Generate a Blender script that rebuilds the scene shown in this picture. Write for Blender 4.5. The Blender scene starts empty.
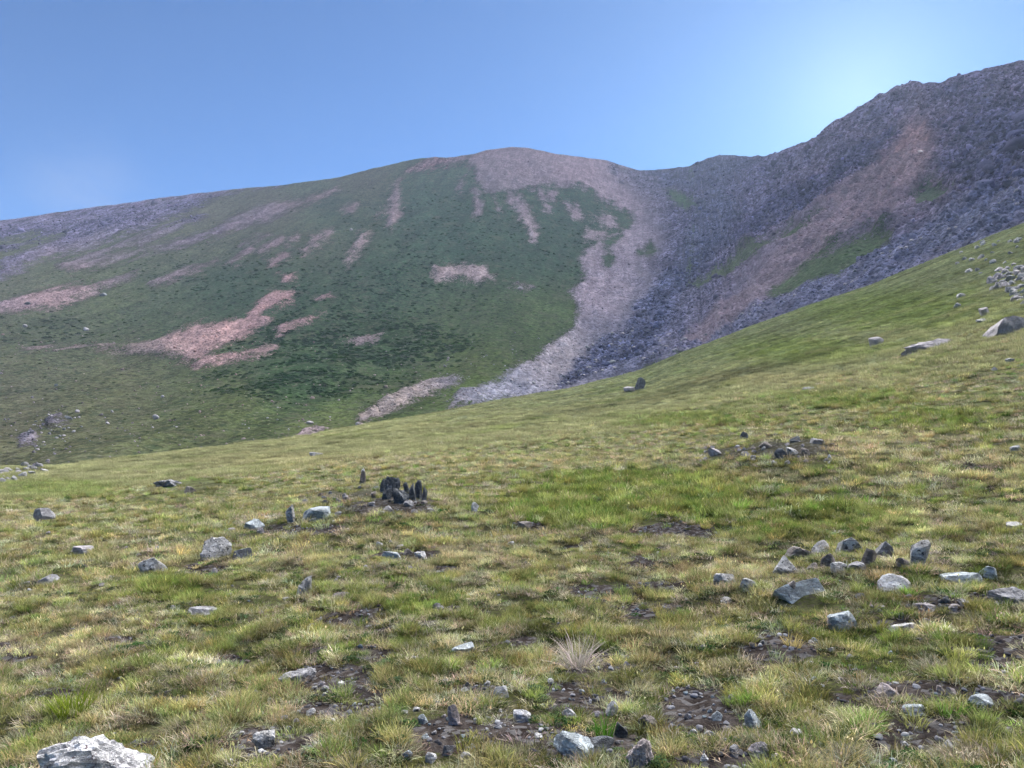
import bpy, math, random
import numpy as np
from mathutils import Vector

rng = np.random.default_rng(7)
random.seed(7)
R = math.radians
F = 770.0          # focal length in pixels of a 1024 wide picture
CX, HY = 512.0, 430.0   # optical column, horizon row
EYE = 1.6
sc = bpy.context.scene
col = sc.collection

# ------------------------------------------------------------------ helpers
def tag(o, label=None, cat=None, group=None, kind=None):
    if label: o['label'] = label
    if cat: o['category'] = cat
    if group: o['group'] = group
    if kind: o['kind'] = kind
    return o

def smooth(a, b, x):
    t = np.clip((x - a) / (b - a), 0, 1)
    return t * t * (3 - 2 * t)

_perm = np.random.default_rng(3).permutation(4096)
_g = np.random.default_rng(4).uniform(-1, 1, (4096, 3))
_g /= np.linalg.norm(_g, axis=1)[:, None]
def perlin(x, y, z=0.0):
    x = np.asarray(x, float); y = np.asarray(y, float); z = np.zeros_like(x) + z
    xi, yi, zi = np.floor(x).astype(int), np.floor(y).astype(int), np.floor(z).astype(int)
    xf, yf, zf = x - xi, y - yi, z - zi
    u, v, w = [t * t * t * (t * (t * 6 - 15) + 10) for t in (xf, yf, zf)]
    def gr(dx, dy, dz):
        h = _perm[(_perm[(_perm[(xi + dx) & 4095] + yi + dy) & 4095] + zi + dz) & 4095]
        g = _g[h]
        return g[..., 0] * (xf - dx) + g[..., 1] * (yf - dy) + g[..., 2] * (zf - dz)
    def lp(a, b, t): return a + t * (b - a)
    return lp(lp(lp(gr(0,0,0), gr(1,0,0), u), lp(gr(0,1,0), gr(1,1,0), u), v),
              lp(lp(gr(0,0,1), gr(1,0,1), u), lp(gr(0,1,1), gr(1,1,1), u), v), w) * 1.6

def fbm(x, y, z=0.0, octs=4, gain=0.5):
    s = 0; a = 1.0; n = 0
    for k in range(octs):
        s = s + a * perlin(x * 2**k + 17.3 * k, y * 2**k - 9.1 * k, z * 2**k + 5.5 * k); n += a; a *= gain
    return s / n

def lin(rgb):
    c = np.asarray(rgb, float) / 255
    return np.where(c <= 0.04045, c / 12.92, ((c + 0.055) / 1.055) ** 2.4)

def mesh_obj(name, verts, faces, mat=None, parent=None, smooth_shade=False):
    me = bpy.data.meshes.new(name)
    verts = np.asarray(verts, np.float32); 
    if isinstance(faces, np.ndarray):
        n, k = faces.shape
        me.vertices.add(len(verts)); me.vertices.foreach_set('co', verts.ravel())
        me.loops.add(n * k); me.loops.foreach_set('vertex_index', faces.ravel().astype(np.int32))
        me.polygons.add(n); me.polygons.foreach_set('loop_start', (np.arange(n) * k).astype(np.int32))
        me.polygons.foreach_set('loop_total', np.full(n, k, np.int32))
        me.update(calc_edges=True)
    else:
        me.from_pydata(verts.tolist(), [], faces); me.update()
    if smooth_shade: me.polygons.foreach_set('use_smooth', [True] * len(me.polygons))
    if mat: me.materials.append(mat)
    o = bpy.data.objects.new(name, me)
    if parent: o.parent = parent
    return o

def link(o): col.objects.link(o); return o

def color_attr(me, name, rgb):
    a = me.attributes.new(name, 'FLOAT_COLOR', 'POINT')
    rgba = np.ones((len(me.vertices), 4), np.float32); rgba[:, :3] = rgb
    a.data.foreach_set('color', rgba.ravel())
def float_attr(me, name, v):
    a = me.attributes.new(name, 'FLOAT', 'POINT'); a.data.foreach_set('value', np.asarray(v, np.float32))

def poly_sdf(px, py, poly):
    """signed distance, positive inside"""
    poly = np.asarray(poly, float)
    d = np.full(px.shape, 1e9); inside = np.zeros(px.shape, bool)
    n = len(poly)
    for i in range(n):
        ax, ay = poly[i]; bx, by = poly[(i + 1) % n]
        ex, ey = bx - ax, by - ay
        t = np.clip(((px - ax) * ex + (py - ay) * ey) / (ex * ex + ey * ey + 1e-9), 0, 1)
        d = np.minimum(d, np.hypot(px - ax - t * ex, py - ay - t * ey))
        c = ((ay > py) != (by > py)) & (px < (bx - ax) * (py - ay) / (by - ay + 1e-12) + ax)
        inside ^= c
    return np.where(inside, d, -d)

def blend_tones(u, v, pts, power=3.0):
    """smooth colour field from (u, v, rgb, weight) samples"""
    W = 0; S = 0
    for (pu, pv, rgb, *w) in pts:
        ww = (w[0] if w else 1.0) / ((np.hypot(u - pu, (v - pv) * 1.4) / 60) ** power + 0.05)
        W = W + ww; S = S + ww[..., None] * lin(rgb)
    return S / W[..., None]

# ------------------------------------------------------------------ node helper
class NT:
    def __init__(s, tree): s.t = tree; s.n = tree.nodes; s.l = tree.links
    def node(s, typ, **kw):
        nd = s.n.new(typ)
        for k, v in kw.items():
            if k == 'ins':
                for kk, vv in v.items():
                    if hasattr(vv, 'is_linked') or isinstance(vv, bpy.types.NodeSocket): s.l.new(vv, nd.inputs[kk])
                    else: nd.inputs[kk].default_value = vv
            else: setattr(nd, k, v)
        return nd
    def math(s, op, a, b=0.0, c=None, clamp=False):
        nd = s.node('ShaderNodeMath', operation=op, use_clamp=clamp, ins={0: a, 1: b})
        if c is not None:
            if isinstance(c, bpy.types.NodeSocket): s.l.new(c, nd.inputs[2])
            else: nd.inputs[2].default_value = c
        return nd.outputs[0]
    def mix(s, fac, a, b, blend='MIX'):
        nd = s.node('ShaderNodeMix', data_type='RGBA', blend_type=blend)
        for i, v in ((0, fac), (6, a), (7, b)):
            if isinstance(v, bpy.types.NodeSocket): s.l.new(v, nd.inputs[i])
            else: nd.inputs[i].default_value = v if i == 0 else (*v[:3], 1)
        return nd.outputs[2]
    def noise(s, vec, scale, detail=4, rough=0.55, dist=0.0):
        return s.node('ShaderNodeTexNoise', ins={'Vector': vec, 'Scale': scale, 'Detail': detail, 'Roughness': rough, 'Distortion': dist}).outputs[0]
    def voro(s, vec, scale, out='Color', feature='F1', rnd=1.0):
        return s.node('ShaderNodeTexVoronoi', feature=feature, ins={'Vector': vec, 'Scale': scale, 'Randomness': rnd}).outputs[out]
    def ramp(s, v, lo, hi, a=0.0, b=1.0):
        return s.node('ShaderNodeMapRange', interpolation_type='SMOOTHSTEP', ins={0: v, 1: lo, 2: hi, 3: a, 4: b}).outputs[0]
    def lum(s, c):
        return s.node('ShaderNodeRGBToBW', ins={0: c}).outputs[0]
    def scalecol(s, c, f):   # colour times scalar
        nd = s.node('ShaderNodeVectorMath', operation='SCALE'); s.l.new(c, nd.inputs[0]) if isinstance(c, bpy.types.NodeSocket) else setattr(nd.inputs[0], 'default_value', c[:3])
        if isinstance(f, bpy.types.NodeSocket): s.l.new(f, nd.inputs[3])
        else: nd.inputs[3].default_value = f
        return nd.outputs[0]
    def bump(s, h, strength, dist, normal=None):
        nd = s.node('ShaderNodeBump', ins={'Height': h, 'Strength': strength, 'Distance': dist})
        if normal: s.l.new(normal, nd.inputs['Normal'])
        return nd.outputs[0]

def new_mat(name):
    m = bpy.data.materials.new(name); m.use_nodes = True; m.node_tree.nodes.clear()
    t = NT(m.node_tree); out = t.node('ShaderNodeOutputMaterial')
    return m, t, out

# ------------------------------------------------------------------ meadow height
CREST = np.array([(-400,500),(-200,485),(0,471),(66,467),(133,459),(232,447),(282,441),(340,431),(373,425),(450,411),(512,399),(572,388),(640,371),(684,352),(750,327),(817,303),(870,286),(940,257),(1024,223),(1200,165),(1500,130)], float)
CRR = np.array([(-400,32),(0,42),(300,60),(450,85),(600,110),(800,135),(1024,150),(1500,120)], float)
def meadow_base(x, y):
    r = np.hypot(x, y) + 1e-6
    a = np.arctan2(x, y)
    ac = np.clip(a, -R(50), R(52))
    u = CX + F * np.tan(ac)
    back = smooth(R(50), R(140), np.abs(a))
    rc = np.interp(u, CRR[:, 0], CRR[:, 1]) * (1 - back) + 90 * back
    cosn = np.cos(ac)
    e = (HY - np.interp(u, CREST[:, 0], CREST[:, 1])) / F * cosn
    sc_ = e + EYE / rc
    s0 = np.interp(u, [-300, 0, 400, 700, 1024, 1400], [-0.045, -0.02, 0.03, 0.05, 0.085, 0.11])
    bs = -0.10 * np.cos(a) * 0 + 0.12 * np.sin(a)
    sc_ = sc_ * (1 - back) + bs * back
    s0 = s0 * (1 - back) + (bs * 0.7 - 0.04) * back
    s = s0 + (sc_ - s0) * smooth(3, 1, 0) * 0 + (sc_ - s0) * smooth(np.log(7.0), np.log(rc), np.log(r))
    # beyond the crest: falls away
    over = np.clip(r - rc, 0, None)
    z = r * s - 0.0022 * over**2 / (1 + over * 0.0045) * np.where(back > 0.6, 0.5, 1)
    return z, r, rc, u
MOUNDS = []
def meadow_z(x, y, fine=True):
    x = np.asarray(x, float); y = np.asarray(y, float)
    z, r, rc, u = meadow_base(x, y)
    for (mx, my, sx, sy, mh) in MOUNDS:
        z = z + mh * np.exp(-((x - mx) / sx)**2 - ((y - my) / sy)**2)
    amp = smooth(1, 6, r)
    big = fbm(x / 7.0, y / 7.0, 1.0, 3) * 0.10 * np.clip(r / 12, 0.2, 1.6)
    z = z + big * (1 - 0.6 * smooth(rc * 0.6, rc, r))
    z = z + fbm(x / 26.0, y / 9.0, 3.0, 3) * 0.35 * smooth(18, 50, r)
    if fine:
        z = z + fbm(x / 0.62, y / 0.5, 2.0, 3) * 0.105 * amp + fbm(x / 0.16, y / 0.16, 5.0, 2) * 0.012 * (1 - smooth(10, 25, r))
        # sheep-terrace steps on the far slope
        z = z + fbm(x / 6.0, y / 1.8 + x / 14, 7.0, 3) * 0.26 * smooth(20, 45, r)
    return z
def project(x, y, z):
    return CX + F * x / y, HY - F * (z - EYE) / y
_D = np.concatenate([np.linspace(2.4, 12, 500), np.geomspace(12.02, 260, 1600)])
def hit(u, v):
    """first point of the meadow seen at a picture position"""
    t = (u - CX) / F
    z = meadow_z(t * _D, _D)
    vv = HY - F * (z - EYE) / _D
    k = np.argmax(vv <= v)
    if vv[k] > v: k = int(np.argmin(np.abs(vv - v)))
    return t * _D[k], _D[k], z[k]

for (mu, mv, wu, sy_, mh) in ((375, 515, 75, 1.3, 0.22), (185, 490, 60, 2.0, 0.22), (785, 462, 70, 2.5, 0.35), (850, 585, 110, 0.6, 0.10), (600, 700, 90, 0.5, -0.05)):
    a_, b_, c_ = hit(mu, mv); MOUNDS.append((a_, b_, wu * b_ / F, sy_, mh))
# ------------------------------------------------------------------ mountain surface
SKY = np.array([(-300,262),(-100,236),(0,221),(110,205),(199,193),(232,189),(282,185),(340,177),(373,168),(416,159),(436,157),(446,158),(473,154),(486,150),(512,147),(529,148),(556,154),(606,160),(625,166),(639,170),(655,170),(684,167),(700,161),(720,155),(750,157),(767,156),(797,146),(817,138),(824,130),(837,120),(853,113),(870,100),(897,86),(916,82),(940,83),(950,78),(983,70),(1024,61),(1100,48),(1400,10)], float)
CTRL = np.array([
 (-250,500,100),(-250,420,190),(-250,330,330),(-250,258,520),
 (0,480,115),(0,440,165),(0,400,215),(0,350,290),(0,300,385),(0,260,480),(0,222,620),
 (150,465,115),(150,420,185),(150,370,265),(150,300,375),(150,250,490),(150,200,680),
 (300,450,135),(300,400,200),(300,350,270),(300,300,350),(300,250,450),(300,185,660),
 (400,440,150),(400,400,205),(400,300,345),(400,200,560),(400,164,680),
 (510,412,190),(510,350,275),(510,300,350),(510,250,440),(510,200,560),(510,148,720),
 (580,400,210),(580,320,330),(580,250,470),(580,158,760),
 (640,385,215),(640,330,305),(640,280,410),(640,230,550),(640,190,700),(640,170,820),
 (690,360,225),(690,300,330),(690,250,440),(690,200,620),(690,164,800),
 (740,345,220),(740,290,295),(740,250,370),(740,200,520),(740,157,760),
 (830,310,205),(830,250,275),(830,200,365),(830,150,500),(830,126,590),
 (920,275,190),(920,200,290),(920,140,400),(920,82,520),
 (1024,240,170),(1024,180,235),(1024,120,325),(1024,62,450),
 (1250,170,170),(1250,100,300),(1250,30,450)], float)
def tps_fit(P, f, lam=1e-3):
    n = len(P); d = np.hypot(P[:, None, 0] - P[None, :, 0], P[:, None, 1] - P[None, :, 1])
    K = np.where(d > 0, d * d * np.log(d + 1e-12), 0) + lam * np.eye(n)
    A = np.zeros((n + 3, n + 3)); Q = np.c_[np.ones(n), P]
    A[:n, :n] = K; A[:n, n:] = Q; A[n:, :n] = Q.T
    w = np.linalg.solve(A, np.r_[f, 0, 0, 0])
    return w
_P = CTRL[:, :2] / 100; _w = tps_fit(_P, np.log(CTRL[:, 2]), 0.05)
def mdepth(u, v):
    a = np.asarray(u, float) / 100; b = np.asarray(v, float) / 100
    s = _w[-3] + _w[-2] * a + _w[-1] * b
    for i in range(len(_P)):
        d2 = (a - _P[i, 0])**2 + (b - _P[i, 1])**2
        s = s + _w[i] * 0.5 * d2 * np.log(d2 + 1e-12)
    return np.exp(s)

SCREE = [  # bare stony patches
 [(504,184),(512,184),(515,205),(509,201)],[(533,184),(541,184),(550,208),(544,208)],[(474,168),(500,170),(499,190),(484,187)],[(458,176),(464,176),(462,192),(457,188)],
 [(130,240),(200,212),(206,215),(140,247)],[(56,262),(150,230),(153,235),(62,270)],[(0,256),(60,242),(58,250),(0,266)],[(228,264),(250,249),(254,253),(234,268)],[(266,262),(285,253),(289,257),(271,267)],
 [(60,347),(120,349),(150,343),(150,356),(100,353)],[(318,300),(330,296),(332,299),(321,303)],[(512,280),(530,283),(524,287),(508,285)],[(300,252),(318,244),(320,248),(304,256)],[(345,262),(352,250),(356,252),(349,266)],
 [(44,420),(62,416),(66,422),(48,428)],[(20,436),(36,432),(34,440),(20,444)],[(280,438),(316,424),(330,427),(300,440)],
 [(-300,235),(-300,320),(0,274),(43,257),(100,243),(149,226),(199,204),(232,191),(285,184),(282,175),(150,180),(0,200)],
 [(0,303),(73,286),(136,274),(120,284),(86,296),(56,308),(0,314),(-120,330),(-120,318)],
 [(20,346),(110,351),(133,351),(196,329),(246,321),(259,305),(275,293),(295,292),(292,303),(262,317),(272,322),(246,339),(215,352),(199,362),(166,361),(139,356),(80,352)],
 [(276,331),(300,325),(327,316),(319,324),(279,337)],
 [(193,368),(206,359),(276,349),(259,360),(226,366),(196,371)],
 [(279,279),(298,276),(297,281),(282,285)],
 [(149,282),(185,269),(217,260),(190,275),(153,286)],
 [(110,248),(156,232),(193,217),(192,221),(160,237),(115,250)],
 [(66,270),(166,243),(213,229),(259,206),(282,202),(339,189),(320,199),(272,219),(213,236),(149,252),(70,273)],
 [(239,247),(266,235),(268,238),(245,249)],[(258,253),(282,239),(284,245),(262,255)],[(283,247),(298,236),(300,240),(288,250)],
 [(309,237),(332,232),(330,241),(310,249)],
 [(340,210),(358,205),(352,213)],[(345,263),(360,233),(371,230),(366,244),(350,262)],[(376,217),(390,205),(393,186),(401,180),(400,211),(391,231),(388,224),(389,212)],
 [(404,172),(433,157),(479,149),(512,140),(556,150),(606,155),(640,165),(690,160),(700,205),(690,270),(720,300),(690,352),(600,392),(450,412),(456,396),(503,385),(513,374),(546,346),(572,326),(579,306),(572,286),(587,273),(579,253),(602,240),(622,230),(634,220),(629,211),(606,203),(586,191),(552,184),(526,186),(500,192),(479,183),(473,166),(455,163),(430,168)],
 [(471,188),(478,186),(482,212),(476,214)],[(492,188),(497,190),(499,210),(494,204)],[(511,195),(521,192),(530,210),(535,225),(536,240),(530,233),(521,218)],
 [(560,197),(572,203),(583,216),(576,216),(565,208)],[(590,215),(612,214),(620,228),(606,226),(594,222)],[(584,228),(604,232),(604,241),(588,237)],
 [(548,190),(560,192),(556,200),(545,196)],
 [(433,266),(459,263),(473,260),(494,273),(493,279),(473,275),(434,278)],
 [(342,341),(360,337),(384,333),(372,341)],
 [(357,427),(360,409),(390,395),(440,375),(466,380),(453,391),(406,404)],
 [(690,120),(760,100),(860,40),(1400,-140),(1400,400),(1024,300),(690,400)],
 [(270,436),(330,428),(340,432),(280,442)],
]
GREEN = [
 [(-60,275),(0,252),(70,228),(62,236),(20,254),(-60,290)],[(-60,246),(0,238),(40,232),(30,238),(0,245)],  # turf showing inside the stony ground
 [(690,284),(704,274),(740,249),(794,229),(823,222),(790,245),(744,262),(700,286)],
 [(770,297),(780,282),(823,252),(863,236),(896,228),(890,244),(857,266),(823,284),(790,296)],
 [(909,200),(923,183),(950,182),(952,194),(940,206),(920,214)],
 [(668,190),(684,194),(700,203),(684,208),(672,202)],
 [(601,255),(613,253),(618,262),(604,264)],[(600,240),(622,235),(610,246)],
 [(636,250),(650,246),(660,252),(640,256)],
]
VEG = [(0,285,(108,112,102)),(100,260,(105,112,95)),(200,235,(104,110,98)),(200,215,(118,114,112)),(280,206,(114,108,108)),(320,235,(96,106,94)),(20,420,(100,100,88)),(60,330,(88,98,84)),(0,390,(98,102,90)),(120,385,(104,108,88)),(60,440,(100,104,84)),(200,440,(98,106,80)),(150,310,(86,102,84)),(220,410,(98,110,76)),
 (230,290,(68,94,78)),(330,215,(74,98,86)),(300,300,(66,92,74)),(300,380,(66,96,66)),(380,350,(64,90,64)),(420,200,(72,100,90)),(450,240,(68,98,86)),(540,250,(70,98,84)),(560,215,(66,94,82)),
 (380,280,(66,94,78)),(480,320,(84,104,74)),(550,310,(92,112,78)),(470,370,(96,110,74)),(330,430,(112,124,82)),(400,395,(88,104,70)),(480,395,(110,132,78)),(300,190,(92,104,96)),(360,178,(104,102,98)),
 (740,260,(104,118,104)),(850,255,(92,112,88)),(930,200,(92,108,98)),(684,200,(84,110,92)),(1000,250,(90,110,90)),(120,300,(104,114,88),.6)]
ROCK = [(0,250,(118,112,140)),(100,225,(112,106,134)),(200,200,(116,108,132)),(60,295,(158,134,142)),(120,255,(140,128,138)),(250,210,(140,124,138)),(320,195,(142,122,128)),(220,340,(172,142,146)),(280,300,(170,138,144)),(110,351,(140,126,128)),
 (420,162,(132,104,108)),(395,200,(150,132,140)),(360,245,(160,142,148)),(464,270,(170,152,158)),(512,155,(142,124,140)),(500,185,(138,126,140)),(580,170,(152,132,148)),(620,200,(158,140,156)),(528,225,(164,148,158)),(600,225,(168,152,162)),
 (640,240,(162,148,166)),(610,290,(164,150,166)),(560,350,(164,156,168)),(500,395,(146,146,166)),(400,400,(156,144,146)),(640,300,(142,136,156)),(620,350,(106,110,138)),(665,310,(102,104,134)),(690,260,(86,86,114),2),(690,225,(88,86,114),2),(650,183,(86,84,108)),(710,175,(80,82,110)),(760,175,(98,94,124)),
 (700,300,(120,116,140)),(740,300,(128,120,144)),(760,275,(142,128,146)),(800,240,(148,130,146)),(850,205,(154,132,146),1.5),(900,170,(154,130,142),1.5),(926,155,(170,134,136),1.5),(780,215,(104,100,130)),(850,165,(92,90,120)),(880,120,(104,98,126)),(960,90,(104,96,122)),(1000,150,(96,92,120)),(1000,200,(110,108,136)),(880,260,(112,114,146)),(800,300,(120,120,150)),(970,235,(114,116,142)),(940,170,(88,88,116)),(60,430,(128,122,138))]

BANDS = [
 ([(0,222),(110,206),(285,184),(288,190),(150,222),(0,252),(-300,270),(-300,240)], (100,94,124), 8, .8),
 ([(640,168),(700,158),(767,154),(745,172),(705,190),(665,186)], (80,82,108), 5, .9),
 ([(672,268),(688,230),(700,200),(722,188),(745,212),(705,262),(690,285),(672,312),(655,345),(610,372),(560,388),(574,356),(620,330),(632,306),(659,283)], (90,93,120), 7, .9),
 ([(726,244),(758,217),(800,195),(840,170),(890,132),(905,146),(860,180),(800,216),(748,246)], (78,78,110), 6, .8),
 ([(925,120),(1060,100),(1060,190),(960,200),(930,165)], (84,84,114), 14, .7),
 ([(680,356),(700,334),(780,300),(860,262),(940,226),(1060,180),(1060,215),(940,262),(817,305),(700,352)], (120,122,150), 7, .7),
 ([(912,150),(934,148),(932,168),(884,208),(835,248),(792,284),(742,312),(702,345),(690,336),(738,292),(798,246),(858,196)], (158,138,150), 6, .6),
 ([(918,152),(932,151),(926,163),(912,170),(905,163)], (168,138,144), 5, .4),
 ([(414,172),(420,160),(446,157),(446,168),(430,171)], (128,98,104), 4, .8),
 ([(608,160),(612,172),(622,182),(618,170)], (96,90,110), 3, .8),
]
def cubic_sky(u): return np.interp(u, SKY[:, 0], SKY[:, 1])
U = np.concatenate([np.arange(-280, -40, 4.0), np.arange(-40, 1064, 1.25), np.arange(1064, 1380, 4.0)])
NV = 400
vb = np.interp(U, CREST[:, 0], CREST[:, 1]) + 26
vs = cubic_sky(U)
tt = np.linspace(0, 1, NV)
VV = vb[None, :] + (vs - vb)[None, :] * tt[:, None]
UU = np.repeat(U[None, :], NV, 0)
DD = mdepth(UU, VV)
DD = np.maximum.accumulate(DD, axis=0)
def scree_fields(u, v):
    s = np.full(u.shape, -60.0)
    for p in SCREE: s = np.maximum(s, poly_sdf(u, v, p))
    for p in GREEN: s = np.minimum(s, -poly_sdf(u, v, p))
    return s
SD = scree_fields(UU, VV)
MX = (UU - CX) / F * DD; MY = DD.copy(); MZ = EYE + (HY - VV) / F * DD
rocky = smooth(-3, 4, SD)
hold = 1 - 0.85 * smooth(0.93, 1.0, tt)[:, None]       # keeps the skyline where it is
# spurs and hollows running down the slope, stones and ledges
pr = smooth(660, 780, UU)
ACR = (MX - 0.15 * MY) * (1 - pr) + (0.74 * MX - 0.67 * MY) * pr
ALG = (0.15 * MX + MY) * (1 - pr) + (0.67 * MX + 0.74 * MY) * pr
relief = fbm(ACR / 48, ALG / 190, 0.5, 4) * 7.5 + fbm(ACR / 11, ALG / 40, 2.5, 3) * 1.6 * (0.4 + 0.6 * rocky)
crag = ((0.32 - np.abs(fbm(MX / 26, MY / 26, MZ / 26, 4))) * 16 + np.abs(fbm(MX / 8, MY / 8, MZ / 8, 4)) * 6.5) * rocky * (0.25 + 0.75 * smooth(700, 800, UU) * smooth(310, 200, VV)) 
small = fbm(MX / 2.6, MY / 2.6, MZ / 2.6, 3) * 0.8 * (0.35 + 0.65 * rocky)
fade = smooth(0.0, 0.12, tt)[:, None]
MY2 = MY - (relief * 0.7) * hold * fade
MZ2 = MZ + (relief * 0.55 + crag + small) * hold * fade
MZ2[-1] += fbm(U / 9.0, U * 0 + 3.3, 0, 3) * 1.7 * (0.35 + smooth(640, 700, U) * 0.9)
MZ2[-2] += fbm(U / 9.0, U * 0 + 3.3, 0, 3) * 1.5
MX2 = MX * MY2 / MY
# the far side of the ridge
bx, by, bz = [], [], []
for dd, dz in ((8, 1.0), (20, 6), (50, 26), (130, 90), (300, 230)):
    k = 1 + dd / MY2[-1]
    bx.append(MX2[-1] * k); by.append(MY2[-1] * k); bz.append(MZ2[-1] - dz)
gx = np.vstack([MX2, bx]); gy = np.vstack([MY2, by]); gz = np.vstack([MZ2, bz])
nr, nc = gx.shape
ii = np.arange(nr * nc).reshape(nr, nc)
quads = np.stack([ii[:-1, :-1], ii[:-1, 1:], ii[1:, 1:], ii[1:, :-1]], -1).reshape(-1, 4)
def ext(a): return np.vstack([a] + [a[-1:]] * 5)
VEGK, ROCKK = 0.58, 0.66
vegc = blend_tones(UU, VV, VEG) * VEGK * np.array([1.04, 1.02, 0.76])
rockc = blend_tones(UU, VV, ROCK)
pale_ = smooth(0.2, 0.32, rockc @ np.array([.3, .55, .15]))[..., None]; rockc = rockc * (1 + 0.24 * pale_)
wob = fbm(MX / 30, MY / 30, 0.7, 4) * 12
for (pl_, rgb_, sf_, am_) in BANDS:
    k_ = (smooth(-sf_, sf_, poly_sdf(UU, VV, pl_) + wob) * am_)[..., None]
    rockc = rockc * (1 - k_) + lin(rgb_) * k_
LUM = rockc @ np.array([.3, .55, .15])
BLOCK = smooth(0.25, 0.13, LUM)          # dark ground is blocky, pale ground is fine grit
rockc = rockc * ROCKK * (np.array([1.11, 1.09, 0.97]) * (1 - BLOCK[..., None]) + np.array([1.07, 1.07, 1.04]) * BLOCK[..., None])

def mountain_material():
    m, t, out = new_mat('mountain_ground')
    geo = t.node('ShaderNodeNewGeometry').outputs['Position']
    A = lambda n, o='Color': t.node('ShaderNodeAttribute', attribute_name=n).outputs[o]
    veg, rock, sd, lush = A('veg'), A('rock'), A('sd', 'Fac'), A('lush', 'Fac')
    flow = A('flow', 'Vector')
    # ragged boundary
    n1 = t.noise(geo, 0.12, 6, 0.7); n2 = t.noise(flow, 1.0, 4, 0.6)
    n3 = t.noise(geo, 1.3, 5, 0.8); e = t.math('ADD', t.math('ADD', t.math('MULTIPLY', t.math('SUBTRACT', n1, 0.5), 22.0), t.math('MULTIPLY', t.math('SUBTRACT', n2, 0.5), 22.0)), t.math('MULTIPLY', t.math('SUBTRACT', n3, 0.5), 34.0))
    mask = t.ramp(t.math('ADD', sd, e), -1.6, 1.6)
    # turf: tufts, hummocks, dry spots
    h1 = t.noise(geo, 0.55, 5, 0.75); h2 = t.noise(geo, 0.06, 4, 0.6)
    vg = t.scalecol(veg, t.math('ADD', t.ramp(h1, 0.32, 0.68, 0.35, 1.6), t.ramp(h2, 0.3, 0.7, -0.16, 0.16)))
    vg = t.scalecol(vg, t.ramp(t.noise(flow, 1.3, 5, 0.65), 0.3, 0.7, 0.78, 1.22))
    dry = t.ramp(t.noise(geo, 0.16, 6, 0.75, 1.0), 0.48, 0.66)
    vg = t.mix(t.math('MULTIPLY', dry, 0.5), vg, (0.135, 0.125, 0.085))
    dk = t.ramp(t.noise(t.node('ShaderNodeMapping', ins={0: geo, 'Scale': (0.6, 1, 1.5), 'Location': (40, 3, 9)}).outputs[0], 0.33, 5, 0.7, 0.5), 0.5, 0.64)
    vg = t.mix(t.math('MULTIPLY', dk, 0.5), vg, (0.035, 0.062, 0.032))
    specks = t.ramp(t.noise(geo, 1.1, 3, 0.7), 0.61, 0.69)
    vg = t.mix(t.math('MULTIPLY', specks, 0.7), vg, (0.22, 0.19, 0.17))
    # stones: cells of several sizes, streaks of sorted debris
    c1 = t.lum(t.voro(geo, 0.75)); c2 = t.lum(t.voro(geo, 1.7)); st = t.noise(flow, 2.2, 5, 0.6)
    br = t.math('ADD', t.math('MULTIPLY', t.ramp(c1, 0.1, 0.9, -0.5, 0.6), 1.0), t.ramp(c2, 0.1, 0.9, 0.65, 1.35))
    br = t.math('MULTIPLY', br, t.ramp(st, 0.3, 0.7, 0.55, 1.45))
    br = t.math('MULTIPLY', br, t.ramp(t.noise(geo, 0.09, 6, 0.75), 0.3, 0.7, 0.6, 1.4))
    br = t.math('ADD', t.math('MULTIPLY', t.math('SUBTRACT', br, 1.0), t.ramp(A('block', 'Fac'), 0, 1, 0.45, 1.15)), 1.0)
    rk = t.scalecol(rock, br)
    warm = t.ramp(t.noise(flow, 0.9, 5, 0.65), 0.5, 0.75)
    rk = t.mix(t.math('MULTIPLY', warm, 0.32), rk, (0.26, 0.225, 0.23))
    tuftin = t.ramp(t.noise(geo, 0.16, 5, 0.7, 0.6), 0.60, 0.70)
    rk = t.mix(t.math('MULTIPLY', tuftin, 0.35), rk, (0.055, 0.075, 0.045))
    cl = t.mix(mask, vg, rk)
    vd = t.voro(geo, 0.75, 'Distance'); vd2 = t.voro(geo, 1.9, 'Distance')
    hr = t.math('ADD', t.math('MULTIPLY', vd, -1.0), t.math('MULTIPLY', vd2, -0.45))
    hh = t.node('ShaderNodeMix', data_type='FLOAT', ins={0: mask, 2: t.math('MULTIPLY', h1, 1.3), 3: hr}).outputs[0]
    b = t.bump(hh, 0.75, 0.9)
    bs = t.node('ShaderNodeBsdfDiffuse', ins={'Color': cl, 'Roughness': 0.9, 'Normal': b})
    t.l.new(bs.outputs[0], out.inputs[0])
    return m

mtn = link(mesh_obj('mountain', np.stack([gx, gy, gz], -1).reshape(-1, 3), quads, mountain_material(), smooth_shade=True))
tag(mtn, 'green and stony mountainside with a scree gully and bare ridge', 'mountain', kind='structure')
me = mtn.data
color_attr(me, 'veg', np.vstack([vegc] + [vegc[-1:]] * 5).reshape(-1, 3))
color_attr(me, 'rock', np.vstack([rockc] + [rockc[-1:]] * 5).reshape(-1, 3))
float_attr(me, 'block', ext(BLOCK).ravel())
float_attr(me, 'sd', np.clip(ext(SD), -30, 30).ravel())
fl = me.attributes.new('flow', 'FLOAT_VECTOR', 'POINT')
fl.data.foreach_set('vector', np.stack([ext(ACR) / 9, ext(ALG) / 70, ext(ACR) * 0], -1).astype(np.float32).ravel())

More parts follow.
